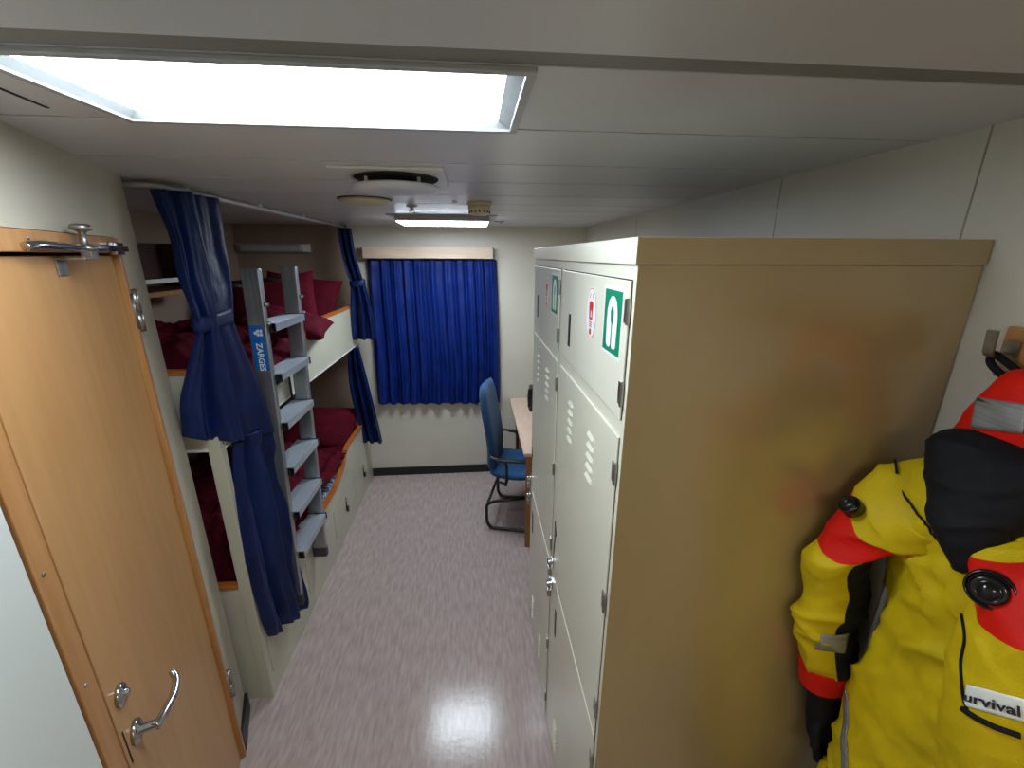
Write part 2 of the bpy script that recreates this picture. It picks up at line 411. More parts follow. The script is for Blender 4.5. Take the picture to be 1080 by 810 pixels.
lathe(bm, [(.016, -.040), (.016, -.042), (.003, -.043)], None, 20); obj('deflector', bm, M['satin'], t, True)
t = thing('smoke_detector', 'round ivory smoke detector on the ceiling right of the sprinkler', 'smoke detector', (.035, 2.08, CZ))
bm = bmesh.new(); lathe(bm, [(.056, 0), (.058, -.010), (.052, -.014)], None, 32); obj('base', bm, M['ivory_plastic'], t, True)
bm = bmesh.new(); lathe(bm, [(.050, -.013), (.052, -.032), (.046, -.046), (.030, -.056), (.008, -.058)], None, 32); obj('cap', bm, M['ivory_plastic'], t, True)
bm = bmesh.new()
for k in range(16):
    a = 2*PI*k/16; m_ = Matrix.Rotation(a, 4, 'Z'); bx(bm, .044, .0495, -.003, .003, -.047, -.036, mtx=m_)
obj('inlet_slots', bm, M['rubber_grey'], t)
t = thing('ceiling_button', 'tiny round knob in the ceiling left of the smoke detector', 'knob', (-.075, 2.05, CZ))
bm = bmesh.new(); lathe(bm, [(.012, 0), (.012, -.004), (.008, -.009), (.002, -.010)], None, 16); obj('cap', bm, M['white_plastic'], t, True)
t = thing('ceiling_latch', 'small metal catch on the ceiling beside the far light', 'latch', (.19, 3.2, CZ))
box('plate', M['satin'], (-.035, .035, -.03, .03, -.004, 0), t, .001); box('tongue', M['satin'], (.01, .02, -.10, .05, -.014, -.004), t, .001)
t = thing('ceiling_slot', 'short dark slot cut in the ceiling left of the large light panel', 'slot', (-.68, .79, CZ))
box('slot_mouth', M['dark_gap'], (-.003, .003, -.075, .075, -.001, 0.0), t)
t.rotation_euler = (0, 0, R(8))

# ------------------------------------------------------------------ bunk bed
XB = -.98; YE = 1.585
bk = thing('bunk_bed', 'cream built-in double bunk bed with orange wood edging along the left wall', 'bunk bed', (-1.42, 2.65, 0))
BM = Matrix.Translation(-bk.location)
YX = basis((0, 0, 0), (0, 1, 0), (0, 0, 1), (1, 0, 0))     # (y, z, x)
def bpart(name, m, pts, x0, x1, parent=bk, bevel=.002):
    bm = bmesh.new(); prism(bm, pts, x0, x1, BM @ YX); return obj(name, bm, m, parent, bevel=bevel)
def edge_strip(pts, w, x0, x1):
    """orange lip following the polyline pts in (y, z), w thick below the line"""
    bm = bmesh.new()
    for (a, b) in zip(pts, pts[1:]):
        a, b = V(a), V(b); d = (b-a).normalized(); n = V((-d.y, d.x))
        if n.y < 0: n = -n
        prism(bm, [tuple(a-n*w*.0), tuple(b), tuple(b+n*w), tuple(a+n*w)], x0, x1, BM @ YX)
    return bm
up = [(YE+.034, 1.395), (2.42, 1.395), (2.47, 1.42), (2.55, 1.56), (2.60, 1.595), (D-.002, 1.595)]
lo = [(YE+.034, .435), (2.70, .435), (2.80, .455), (2.93, .50), (3.02, .575), (3.08, .59), (D-.002, .59)]
b = bpart('upper_side_board', M['bunk'], [(YE+.03, 1.285), (D-.002, 1.285)] + up[::-1][:-1] + [(YE+.03, 1.395)], XB-.026, XB)
obj('edge_trim', edge_strip(up, .018, XB-.030, XB+.004), M['orange_edge'], b, bevel=.002)
b = bpart('lower_side_board', M['bunk'], [(YE+.03, .33), (D-.002, .33)] + lo[::-1][:-1] + [(YE+.03, .435)], XB-.026, XB)
obj('edge_trim', edge_strip(lo, .018, XB-.030, XB+.004), M['orange_edge'], b, bevel=.002)
bpart('lower_trim_strip', M['white_plastic'], rect(YE+.03, D-.002, 1.277, 1.287), XB-.03, XB+.004)
# drawers under the lower bunk
for k, (y0, y1, hy) in enumerate(((YE+.04, 2.10, 1.90), (2.106, 2.60, 2.38), (2.606, 3.12, 2.87), (3.126, D-.004, 3.39))):
    dr = bpart('drawer', M['bunk'], rect(y0, y1, .115, .326), XB-.30, XB-.001, bevel=.002)
    if k:
        bm = bmesh.new()
        prism(bm, [(hy-.009, .17), (hy+.009, .17), (hy+.009, .25), (hy-.009, .25)], XB-.001, XB+.004, BM @ YX)
        prism(bm, [(hy-.012, .165), (hy+.012, .165), (hy+.010, .205), (hy-.010, .205)], XB+.004, XB+.016, BM @ YX)
        obj('pull', bm, M['plastic_black'], dr, bevel=.002)
        bm = bmesh.new(); lathe(bm, [(.011, 0), (.011, .005), (.007, .007)], BM @ basis((XB, hy, .268), (0, 1, 0), (0, 0, 1), (1, 0, 0)), 16)
        obj('pull_lock', bm, M['chrome'], dr, True)
bpart('plinth', M['bunk'], rect(YE+.03, D-.002, 0.0, .111), XB-.03, XB-.004)
# near end: panel with the open hatch, post
XY = basis((0, 0, 0), (1, 0, 0), (0, 0, 1), (0, -1, 0))    # (x, z, -y)
def epart(name, m, pts, y0, y1, parent=bk, bevel=.002):
    bm = bmesh.new(); prism(bm, pts, -y1, -y0, BM @ XY); return obj(name, bm, m, parent, bevel=bevel)
epart('end_board_low', M['bunk'], rect(XA+.02, -1.032, 0, .628), YE+.004, YE+.026)
e_ = epart('end_edge_low', M['orange_edge'], rect(XA+.02, -1.030, .628, .646), YE-.002, YE+.032)
epart('end_board_high', M['bunk'], rect(XA+.02, XB-.004, 1.285, 1.578), YE+.002, YE+.026)
epart('end_edge_high', M['orange_edge'], rect(XA+.02, XB-.002, 1.578, 1.596), YE-.002, YE+.032)
epart('end_rail_white', M['white_plastic'], rect(XA+.02, -1.03, 1.272, 1.285), YE-.002, YE+.03)
epart('post', M['bunk'], rect(-1.030, XB, 0, 1.285), YE, YE+.032)
# deck boards that carry the mattresses
box('upper_deck', M['bunk'], (XA+.01-bk.location.x, XB-.03-bk.location.x, YE+.04-2.65, D-.01-2.65, 1.29, 1.31), bk)
box('lower_deck', M['bunk'], (XA+.01-bk.location.x, XB-.03-bk.location.x, YE+.04-2.65, D-.01-2.65, .33, .35), bk)

def mattress(name, label, z0, z1):
    t = thing(name, label, 'mattress', (-1.43, 2.66, z0), 0)
    bm = bmesh.new(); bx(bm, -.40, .405, -1.02, 1.02, 0, z1-z0)
    obj('ticking_cover', bm, M['ticking'], t, bevel=.02)
    return t
mattress('mattress', 'blue and white striped mattress on the upper bunk', 1.312, 1.41)
mattress('mattress', 'blue and white striped mattress showing at the edge of the lower bunk', .352, .452)

def cloth_surface(name, label, cat, nu, nv, fn, m, group=None, thick=.012):
    bm = bmesh.new()
    g = [[bm.verts.new(fn(i/nu, j/nv)) for j in range(nv+1)] for i in range(nu+1)]
    for i in range(nu):
        for j in range(nv):
            bm.faces.new([g[i][j], g[i+1][j], g[i+1][j+1], g[i][j+1]])
    o = obj(name, bm, m, None, True)
    s = o.modifiers.new('s', 'SOLIDIFY'); s.thickness = thick; s.offset = -1
    tag(o, label, cat, group)
    return o

def ridge(x, y, s, seed):
    v = 0; amp = 1; f = s
    for k in range(4):
        n = noise.noise(V((x*f+seed, y*f*.8, seed*1.7+k*9.1)))
        v += amp*(1-abs(n)*2.2); amp *= .5; f *= 2.0
    return v/1.9

def st_(a, b, x):
    t = max(0, min(1, (x-a)/(b-a))); return t*t*(3-2*t)

def duvet_fn(y0, y1, zb, heaps, hangs, zlip, seed, rough=.095, xend=XB-.035):
    """a crumpled quilt that lies on the mattress and spills over the side board"""
    def lipz(y): return max(zlip(y), zb+.01)
    def f(u, v):
        y = y0 + v*(y1-y0) + .03*noise.noise(V((u*4, v*6, seed)))
        env = st_(0, .09, v)*st_(0, .09, 1-v)
        h = sum(a*math.exp(-((y-c)/w)**2) for a, c, w in heaps)
        hang = sum(a*math.exp(-((y-c)/w)**2) for a, c, w in hangs)
        if u < .72:
            t = u/.72; x = XA + .05 + t*(xend-.03-XA-.05)
            z = zb + (h*(1-.3*t) + rough*max(0, .3+ridge(x, y, 4.0, seed)))*env
            zz = lipz(y) + .022 + .02*noise.noise(V((y*9, seed, 1)))
            k = st_(.72, 1.0, t)
            if hang > .01: z = z*(1-k) + max(z*.5+zz*.5, zz)*k
            else: z = z*(1-k) + (zb+.01)*k
            return (x, y, z)
        t = (u-.72)/.28
        zz = lipz(y) + .022 + .02*noise.noise(V((y*9, seed, 1)))
        h_end = zb + (h*.7 + rough*max(0, .3+ridge(xend-.03, y, 4.0, seed)))*env
        z1 = max(h_end*.5+zz*.5, zz)
        if hang < .01: return (xend-.03+.0*t, y, zb+.01-.02*t)
        ax = t/.30
        if ax < 1:
            x = xend-.03 + ax*.062; z = z1 + .018*math.sin(PI*ax)
            return (x, y, z)
        q = (t-.30)/.70
        x = xend+.032 + .028*math.sin(min(1, q*1.2)*PI) + .010*math.sin(y*60+seed)*q
        z = z1 - hang*q
        return (x, y, z)
    return f
cloth_surface('duvet', 'crumpled burgundy duvet spilling over the upper bunk behind the ladder', 'duvet', 110, 130,
    duvet_fn(1.66, 2.86, 1.445, [(.17, 1.86, .26), (.14, 2.42, .26)], [(.20, 1.95, .12), (.13, 2.22, .16), (.04, 1.72, .08)], lambda y: 1.413 if y < 2.40 else 1.60, 3.1), M['red_cloth'])
cloth_surface('duvet', 'crumpled burgundy duvet on the lower bunk', 'duvet', 110, 150,
    duvet_fn(1.66, 3.10, .47, [(.16, 1.85, .25), (.22, 2.35, .30), (.16, 2.85, .26)], [(.035, 2.75, .2), (.03, 2.2, .3)], lambda y: .455 if y < 2.75 else .47+(y-2.75)*.25, 8.3, rough=.11, xend=XB-.052), M['red_cloth'])

def pillow(label, loc, rot, size=(.62, .40, .15), seed=0, cat='pillow', group=None):
    bm = bmesh.new(); n = 28
    rows = []
    for sgn in (1, -1):
        g = []
        for i in range(n+1):
            row = []
            for j in range(n+1):
                u = -1+2*i/n; v = -1+2*j/n
                e = max(0, (1-abs(u)**2.6))**.5 * max(0, (1-abs(v)**2.6))**.5
                pin = 1-.07*(1-abs(v)**2)*abs(u)**4; pin2 = 1-.09*(1-abs(u)**2)*abs(v)**4
                z = sgn*e*(.5+.10*noise.noise(V((u*2+seed, v*2, sgn))))*size[2]
                z += .010*ridge(u*.4+seed, v*.4, 3, seed)*(.3+.7*e) * (1 if sgn > 0 else -1)*(e > 0)
                row.append(V((u*size[0]/2*pin, v*size[1]/2*pin2, z)))
            g.append(row)
        rows.append(g)
    for g in rows:
        vv = [[bm.verts.new(p) for p in r] for r in g]
        for i in range(n):
            for j in range(n):
                bm.faces.new([vv[i][j], vv[i+1][j], vv[i+1][j+1], vv[i][j+1]])
    bmesh.ops.remove_doubles(bm, verts=bm.verts, dist=.004)
    o = obj('pillow', bm, M['red_cloth'], None, True)
    o.location = loc; o.rotation_euler = rot
    tag(o, label, cat, group); return o
pillow('burgundy pillow leaning upright at the far end of the upper bunk', (-1.32, 3.42, 1.66), (R(62), R(8), R(0)), (.56, .42, .14), 1)
pillow('burgundy pillow standing beside the ladder top on the upper bunk', (-1.36, 3.02, 1.665), (R(66), R(-6), R(12)), (.60, .44, .15), 2)
pillow('burgundy pillow lying over the upper bunk edge right of the ladder', (-1.13, 2.72, 1.60), (R(4), R(14), R(10)), (.46, .44, .13), 3)
pillow('burgundy pillow on the lower bunk next to the far curtain', (-1.30, 3.40, .62), (R(38), R(4), R(4)), (.60, .42, .15), 4)
# flat sheet at the far end of the upper bunk
def sheet(u, v):
    x = XA+.05 + u*(XB-.045-XA-.05); y = 2.80 + v*(3.68-2.80)
    return (x, y, 1.425 + .135*st_(.25, 1, u) + .012*noise.noise(V((x*5, y*6, 2))))
cloth_surface('bed_sheet', 'smooth burgundy sheet tucked under the upper bunk pillows', 'sheet', 30, 30, sheet, M['red_cloth'], thick=.01)
def sheet2(u, v):
    x = XA+.05 + u*(XB-.05-XA-.05); y = 3.02 + v*(3.68-3.02)
    return (x, y, .468 + .06*st_(.3, 1, u) + .016*noise.noise(V((x*5, y*6, 5))))
cloth_surface('bed_sheet', 'burgundy sheet at the far end of the lower bunk', 'sheet', 30, 30, sheet2, M['red_cloth'], thick=.01)

# shelf cupboard in the upper berth, reading lamp
t = thing('wall_shelf', 'dark open shelf above the head of the upper bunk with a pale rail', 'shelf', (-1.70, 2.0, 1.80))
bm = bmesh.new(); bx(bm, -.15, .13, -.36, .80, 0, .018); bx(bm, -.15, -.14, -.36, .80, .018, .26); bx(bm, -.15, .06, .785, .80, .018, .26)
obj('case', bm, M['dark_wood'], t)
box('front_edge', M['desk_side'], (.13, .142, -.36, .80, -.004, .020), t, .002)
box('guard_rail', M['white_plastic'], (.125, .140, -.36, .80, .060, .082), t, .003)
t = thing('reading_lamp', 'long unlit lamp box high on the alcove wall above the pillows', 'wall lamp', (-1.565, D-.006, 2.05))
box('housing', M['frame_grey'], (-.28, .28, -.035, 0, -.035, .035), t, .005)
box('lens', M['lens_dim'], (-.24, .22, -.065, -.035, -.028, .028), t, .010)
box('switch_end', M['white_plastic'], (.225, .28, -.058, -.035, -.030, .030), t, .004)

# ------------------------------------------------------------------ curtains
def curtain_mesh(rows, folds, amp, phase=0, nx=120, ny=70, normal=(1, 0, 0), bulge=0, seed=0, foldscale=None, crumple=.004, corner=None):
    """rows: (left point, right point, fold amplitude factor); cloth lofted through them from top to bottom"""
    Ls = smooth_path([r[0] for r in rows], 12); Rs = smooth_path([r[1] for r in rows], 12)
    Am = [V((r[2], 0, 0)) for r in rows]; Am = [a.x for a in smooth_path(Am, 12)]
    n = len(Ls)-1
    bm = bmesh.new(); g = []
    N = V(normal).normalized()
    for j in range(ny+1):
        t = j/ny*n; k = min(int(t), n-1); f = t-k
        a = Ls[k].lerp(Ls[k+1], f); b = Rs[k].lerp(Rs[k+1], f); am = Am[k]*(1-f)+Am[k+1]*f
        row = []
        for i in range(nx+1):
            u = i/nx
            uu = u + .02*math.sin(u*9+seed)
            w = math.sin(2*PI*folds*uu + phase + .5*noise.noise(V((u*3+seed, j/ny*3, 0))))
            w2 = .35*math.sin(2*PI*folds*2.3*uu + 1.7*phase + 2*noise.noise(V((u*4, j/ny*2.5, seed))))
            p = (a.lerp(b, u) if corner is None else a*(1-u)**2 + V((corner[0], corner[1], (a.z+b.z)/2))*2*u*(1-u) + b*u*u) + N*(amp*am*(w+w2) + bulge*math.sin(PI*u)) + N*crumple*fbm((u*6, j/ny*10, seed+.3))
            row.append(bm.verts.new(p))
        g.append(row)
    for j in range(ny):
        for i in range(nx):
            bm.faces.new([g[j][i], g[j+1][i], g[j+1][i+1], g[j][i+1]])
    return bm
def curtain(label, rows, folds, amp, m, band=None, group=None, **k):
    t = thing('curtain', label, 'curtain', tuple((V(rows[0][0])+V(rows[0][1]))/2), 0, group)
    T = Matrix.Translation(-t.location)
    bm = curtain_mesh(rows, folds, amp, **k); bm.transform(T)
    o = obj('cloth', bm, m, t, True); s = o.modifiers.new('s', 'SOLIDIFY'); s.thickness = .003
    if band:
        c, w, d, h, rz = band      # belt around the gathered waist
        bm = bmesh.new(); sg = 28; rings = []
        for z in (-h/2, -h/4, 0, h/4, h/2):
            rings.append([bm.verts.new(T @ (V(c) + Matrix.Rotation(rz, 3, 'Z') @ V((d/2*math.cos(2*PI*i/sg)*(1+.05*(z == 0)), w/2*math.sin(2*PI*i/sg)*(1+.03*(z == 0)), z + .006*math.sin(2*PI*i/sg+.7))))) for i in range(sg)])
        for a, b in zip(rings, rings[1:]):
            for i in range(sg): bm.faces.new([a[i], a[(i+1) % sg], b[(i+1) % sg], b[i]])
        o = obj('tieback', bm, m, t, True); s = o.modifiers.new('s', 'SOLIDIFY'); s.thickness = .004
    return t
curtain('navy curtain of the upper bunk tied at the waist, beside the door', [
    ((-1.02, 1.560, 2.195), (-.985, 1.875, 2.205), .75),
    ((-.990, 1.560, 2.05), (-.972, 1.840, 2.03), .9),
    ((-.980, 1.545, 1.92), (-.960, 1.805, 1.90), 1.0),
    ((-.965, 1.550, 1.80), (-.950, 1.765, 1.79), .75),
    ((-.970, 1.555, 1.74), (-.950, 1.755, 1.73), .75),
    ((-1.010, 1.535, 1.63), (-.950, 1.810, 1.58), 1.0),
    ((-1.050, 1.515, 1.50), (-.945, 1.860, 1.42), 1.15),
    ((-1.070, 1.520, 1.37), (-.940, 1.890, 1.235), 1.2)], 2.4, .022, M['blue_cloth'],
    band=((-.958, 1.662, 1.770), .235, .085, .055, R(3)), normal=(.9, -.43, 0), bulge=.0, seed=2, corner=(-.895, 1.535))
curtain('navy curtain of the lower bunk hanging left of the ladder', [
    ((-.960, 1.640, 1.285), (-.945, 1.850, 1.285), 1.0),
    ((-.975, 1.625, 1.18), (-.945, 1.870, 1.16), 1.0),
    ((-.970, 1.600, 1.00), (-.940, 1.880, 1.00), 1.0),
    ((-.965, 1.585, .80), (-.935, 1.860, .78), 1.1),
    ((-.960, 1.580, .60), (-.935, 1.875, .52), 1.1),
    ((-.955, 1.590, .42), (-.930, 1.890, .31), 1.2),
    ((-.955, 1.610, .335), (-.930, 1.875, .24), 1.2)], 2.3, .024, M['blue_cloth'], normal=(1, -.1, 0), seed=5, bulge=.015)
curtain('navy curtain tied at the far end of the upper bunk', [
    ((-1.01, 3.50, 2.195), (-.915, 3.52, 2.195), .7),
    ((-1.00, 3.50, 2.02), (-.895, 3.50, 2.00), .9),
    ((-.975, 3.50, 1.86), (-.865, 3.50, 1.84), .8),
    ((-.955, 3.50, 1.79), (-.850, 3.50, 1.79), .6),
    ((-.965, 3.50, 1.70), (-.830, 3.50, 1.70), .8),
    ((-.978, 3.50, 1.52), (-.805, 3.50, 1.52), 1.0),
    ((-.984, 3.50, 1.345), (-.797, 3.50, 1.345), 1.1)], 2.6, .022, M['blue_cloth'],
    band=((-.902, 3.50, 1.79), .07, .120, .05, 0), normal=(.15, -1, 0), seed=7, bulge=.02)
curtain('navy curtain gathered at the far end of the lower bunk', [
    ((-1.020, 3.50, 1.275), (-.940, 3.50, 1.28), .6),
    ((-1.035, 3.50, 1.20), (-.930, 3.50, 1.20), .9),
    ((-1.050, 3.50, 1.00), (-.895, 3.50, .97), 1.0),
    ((-1.030, 3.50, .75), (-.860, 3.50, .72), 1.1),
    ((-1.000, 3.50, .55), (-.835, 3.50, .53), 1.1),
    ((-.992, 3.50, .445), (-.825, 3.50, .43), 1.1)], 2.6, .022, M['blue_cloth'], normal=(.15, -1, 0), seed=9, bulge=.02)
# rail that carries the bunk curtains
t = thing('curtain_rail', 'white curved curtain rail under the ceiling along the bunks', 'curtain rail', (-1.02, 2.65, 2.215))
bm = bmesh.new(); T = Matrix.Translation(-t.location)
pth = fillet([(-1.22, 1.60, 2.214), (-1.020, 1.590, 2.214), (-1.020, D-.01, 2.214)], .06, 8)
for off in (0,):
    tube(bm, [T @ p for p in pth], .009, 8)
obj('track', bm, M['white_plastic'], t, True)
for y in (1.75, 2.3, 2.85, 3.4):
    box('bracket', M['white_plastic'], (-.012, .012, y-2.65-.012, y-2.65+.012, .006, .015), t, .001)

# window curtain and its pelmet
rows = [((-.852, 3.655, 1.965), (.192, 3.655, 1.965), .55), ((-.858, 3.655, 1.7), (.205, 3.655, 1.7), .8), ((-.862, 3.652, 1.3), (.215, 3.652, 1.3), 1.0), ((-.866, 3.650, .95), (.220, 3.650, .95), 1.1), ((-.868, 3.648, .735), (.215, 3.648, .715), 1.15)]
curtain('wide royal blue curtain drawn across the window', rows, 10.5, .019, M['blue_window'], nx=420, ny=40, normal=(0, -1, 0), seed=11, crumple=.006)
t = thing('curtain_pelmet', 'pale wooden pelmet box above the blue window curtain', 'pelmet', (-.353, D, 2.02))
bm = bmesh.new(); bx(bm, -.515, .515, -.105, -.09, -.045, .045); bx(bm, -.515, -.50, -.09, 0, -.045, .045); bx(bm, .50, .515, -.09, 0, -.045, .045); bx(bm, -.50, .50, -.09, 0, .033, .045)
obj('boards', bm, M['pale_wood'], t, bevel=.0015)
# window hidden behind the curtain
w = struct(thing('window_1', 'window', 'window', (-.34, D, 1.35)))
del w['category']; del w['label']
box('window_frame', M['white_plastic'], (-.42, .42, -.012, 0, -.5, .5), w, .003)

# ------------------------------------------------------------------ ladder
ld = thing('bunk_ladder', 'aluminium ladder with six flat treads hooked on the upper bunk', 'ladder', (-.93, 2.09, .28))
L0 = ld.location
def lp(p): return V(p) - L0
zt, zb_ = 1.945, .335
def xz(z): return -.905 - .035*(zt-z)/(zt-zb_)      # slight lean towards the bunk
for y, side in ((1.885, -1), (2.262, 1)):
    bm = bmesh.new()
    w, dp = .030, .074
    yt, yb = y, y + (-.028 if side < 0 else -.035)
    for (z0, y0, z1, y1) in ((zb_, yb, zt, yt),):
        a = [V((xz(z0)+dx*dp/2, y0+dy*w/2, z0)) for dx, dy in ((-1, -1), (1, -1), (1, 1), (-1, 1))]
        b = [V((xz(z1)+dx*dp/2, y1+dy*w/2, z1)) for dx, dy in ((-1, -1), (1, -1), (1, 1), (-1, 1))]
        a = [bm.verts.new(lp(p)) for p in a]; b = [bm.verts.new(lp(p)) for p in b]
        bm.faces.new(a[::-1]); bm.faces.new(b)
        for k in range(4): bm.faces.new([a[k], a[(k+1) % 4], b[(k+1) % 4], b[k]])
    rl = obj('rail', bm, M['alu'], ld, bevel=.005)
    if side < 0:
        bm = bmesh.new()
        # blue sticker on the room side of the left rail, wrapping its front
        zc = 1.59; xx = xz(zc)+.0335
        def yr(z): return yb + (yt-yb)*(z-zb_)/(zt-zb_)
        # face that looks at the camera (-y) carries the sticker
        m_ = basis(lp((xz(zc), yr(zc)-.0156, zc)), V((.0, 0, -1)), V((1, 0, 0)), V((0, -1, 0)))
        prism(bm, [(-.125, -.028), (.125, -.028), (.125, .028), (-.125, .028)], -.0006, .0006, m_, 0)
        text_bm(bm, 'ZARGES', .034, m_ @ Matrix.Translation((.010, 0, .0014)), .0004, 1, .0006)
        for a_, b_ in ((-.108, -.001), (-.108, .012), (-.093, -.001), (-.093, .012), (-.100, -.012)):
            prism(bm, rect(a_, a_+.012, b_, b_+.010), .0006, .0014, m_, 1)
        obj('brand_sticker', bm, [M['sticker_blue'], M['white']], rl)
    # rubber shoe and hook
    bm = bmesh.new(); xf = xz(.33)
    bx(bm, xf-.040-L0.x, xf+.038-L0.x, yb-.018-L0.y, yb+.018-L0.y, .285-L0.z, .345-L0.z)
    obj('foot', bm, M['rubber_grey'], ld, bevel=.004)
    bm = bmesh.new(); hx = xz(1.88)
    pts = fillet([(hx, yt, 1.872), (hx-.145, yt, 1.880), (hx-.160, yt, 1.80), (hx-.145, yt, 1.60)], .03, 6)
    tube(bm, [lp(p) for p in pts], .0095, 12)
    obj('hook', bm, M['plastic_black'], ld, True)
    for z in (1.80, 1.72):
        bm = bmesh.new()
        lathe(bm, [(.011, 0), (.011, .006), (.007, .011), (.007, .014)], basis(lp((xz(z)+.037, yt-.0, z)), (0, 1, 0), (0, 0, 1), (1, 0, 0)), 14)
        obj('bolt', bm, M['satin'], ld, True)
for k, z in enumerate((1.715, 1.492, 1.262, 1.035, .80, .575)):
    bm = bmesh.new(); x = xz(z)
    ya, yb2 = 1.885 - .028*(zt-z)/(zt-zb_) + .012, 2.262 - .035*(zt-z)/(zt-zb_) - .012
    bx(bm, x-.052-L0.x, x+.058-L0.x, ya-L0.y, yb2-L0.y, z-.006-L0.z, z-L0.z)
    bx(bm, x-.052-L0.x, x-.046-L0.x, ya-L0.y, yb2-L0.y, z-.024-L0.z, z-.006-L0.z)
    bx(bm, x+.052-L0.x, x+.058-L0.x, ya-L0.y, yb2-L0.y, z-.032-L0.z, z-.006-L0.z)
    for r in range(12):
        xr_ = x-.048 + r*.0088
        bx(bm, xr_-L0.x, xr_+.003-L0.x, ya-L0.y, yb2-L0.y, z-L0.z, z+.0015-L0.z)
    tr = obj('tread', bm, M['tread'], ld)
    for yy in (ya, yb2-.008):
        bm = bmesh.new(); bx(bm, x-.055-L0.x, x+.062-L0.x, yy-L0.y, yy+.008-L0.y, z-.034-L0.z, z+.0035-L0.z); obj('end_cap', bm, M['plastic_black'], tr, bevel=.001)
# lower black bumper frame behind the ladder
bm = bmesh.new()
pts = fillet([(-.945, 1.90, 1.40), (-.972, 2.235, 1.40), (-.972, 2.235, 1.235), (-.945, 1.90, 1.235)], .02, 4)
for a, b in ((0, 0),):
    tube(bm, [lp(p) for p in pts], .006, 8)
obj('spacer_bar', bm, M['plastic_black'], ld, True)

# ------------------------------------------------------------------ lockers
X0 = .2829; YN = .7377; YM = 1.372; YF = 2.007; ZT = 1.985
FX = basis((0, 0, 0), (0, -1, 0), (0, 0, 1), (-1, 0, 0))   # (-y, z, -x): as seen from the aisle
def locker(label, y0, y1, near):
    t = thing('locker', label, 'locker', ((X0+XR)/2, (y0+y1)/2, 0), 0, None)
    T = Matrix.Translation(-t.location)
    bm = bmesh.new()
    bx(bm, X0, XR-.003, y0+.0005, y1-.0005, .0, ZT, mtx=T)
    for f in bm.faces: f.material_index = 0
    bm.faces.ensure_lookup_table(); bm.normal_update()
    o = obj('carcass', bm, [M['locker'], M['locker_shade']], t, bevel=.0015)
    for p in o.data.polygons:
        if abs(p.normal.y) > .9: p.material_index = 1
    a, b = y0+.018, y1-.032      # door from hinge side (a, near) to latch side (b, far)
    def fp(name, m, pts, d0, d1, parent, bevel=.001):
        bm = bmesh.new(); prism(bm, [(-y, z) for y, z in pts], d0 - X0, d1 - X0, T @ FX)
        return obj(name, bm, m, parent, bevel=bevel)
    doors = []
    for nm, z0, z1 in (('top_door', 1.692, 1.957), ('upper_door', .840, 1.655), ('lower_door', .030, .828)):
        doors.append(fp(nm, M['locker'], rect(a, b, z0, z1), -.001, .004, t, .0016))
    # dark joints round the doors
    def joint(par, q):
        fp('door_joint', M['dark_gap'], q, .0002, .0008, t, 0)
    joint(t, rect(a-.004, a, 1.692, 1.957)); joint(t, rect(a-.003, b+.002, 1.957, 1.9595))
    joint(t, rect(a-.003, a, .03, 1.655))
    # hinges
    for par, zs in ((0, (1.903, 1.745)), (1, (1.575, 1.25, .925)), (2, (.741, .43, .13))):
        for z in zs:
            bm = bmesh.new()
            tube(bm, [T @ V((X0-.005, a-.003, z-.024)), T @ V((X0-.005, a-.003, z+.024))], .0042, 10)
            bx(bm, X0-.006, X0-.004, a+.001, a+.016, z-.022, z+.022, mtx=T)
            obj('hinge', bm, M['satin'], doors[par])
    # slots / grips
    def slot(par, yc, zc, w, h, skew=0):
        fp('grip_slot', M['plastic_black'], [(yc-w/2, zc-h/2), (yc+w/2, zc-h/2), (yc+w/2, zc+h/2), (yc-w/2, zc+h/2)], .004, .0062, doors[par], .001)
    slot(0, y0+.487, 1.79, .022, .095)
    slot(2, y0+.515, .675, .022, .115)
    fp('latch_plate', M['plastic_black'], [(b-.012, .905), (b-.008, .905), (b-.020, 1.075), (b-.050, 1.03), (b-.030, 1.02)], .004, .0062, doors[1], 0)
    # louvres
    def louvres(par, yc, zc, n, dz, w=.055, dy=0.0):
        bm = bmesh.new()
        for k in range(n):
            z = zc + (k-(n-1)/2)*dz; y = yc + dy*k
            m_ = T @ basis((X0-.004, y, z), (0, -1, 0), (0, 0, 1), (-1, 0, 0)) @ Matrix.Rotation(R(0), 4, 'Z')
            v = [m_ @ V(p) for p in ((-w/2, -.005, 0), (w/2, -.005, 0), (w/2*.86, .006, 0), (-w/2*.86, .006, 0), (-w/2*.8, -.002, .006), (w/2*.8, -.002, .006))]
            v = [bm.verts.new(p) for p in v]
            for f in ((0, 1, 5, 4), (1, 2, 5), (2, 3, 4, 5), (3, 0, 4), (3, 2, 1, 0)): bm.faces.new([v[i] for i in f])
        o = obj('louvre', bm, M['locker'], doors[par]); return o
    louvres(1, y0+.425, 1.525, 5, .028, .05); louvres(1, y0+.200, 1.520, 5, .028, .06)
    louvres(2, y0+.440, .20, 6, .022, .05); louvres(2, y0+.20, .20, 6, .022, .05)
    # hasps and padlocks at the meeting corner
    for par, z in ((1, .885), (2, .785)):
        bm = bmesh.new()
        bx(bm, X0-.010, X0-.004, b-.020, b+.012, z-.016, z+.016, mtx=T)
        lathe(bm, [(.011, 0), (.011, .016), (.008, .019)], T @ basis((X0-.008, b-.004, z), (0, 0, 1), (0, 1, 0), (-1, 0, 0)), 16)
        o = obj('hasp', bm, M['chrome'], doors[par], bevel=.001)
        bm = bmesh.new(); bx(bm, X0-.024, X0-.010, b-.016, b+.008, z-.052, z-.024, mtx=T)
        tube(bm, [T @ p for p in fillet([(X0-.017, b-.011, z-.03), (X0-.017, b-.011, z-.006), (X0-.017, b+.003, z-.006), (X0-.017, b+.003, z-.03)], .006, 4)], .0028, 8)
        obj('padlock', bm, M['satin'], doors[par], bevel=.002)
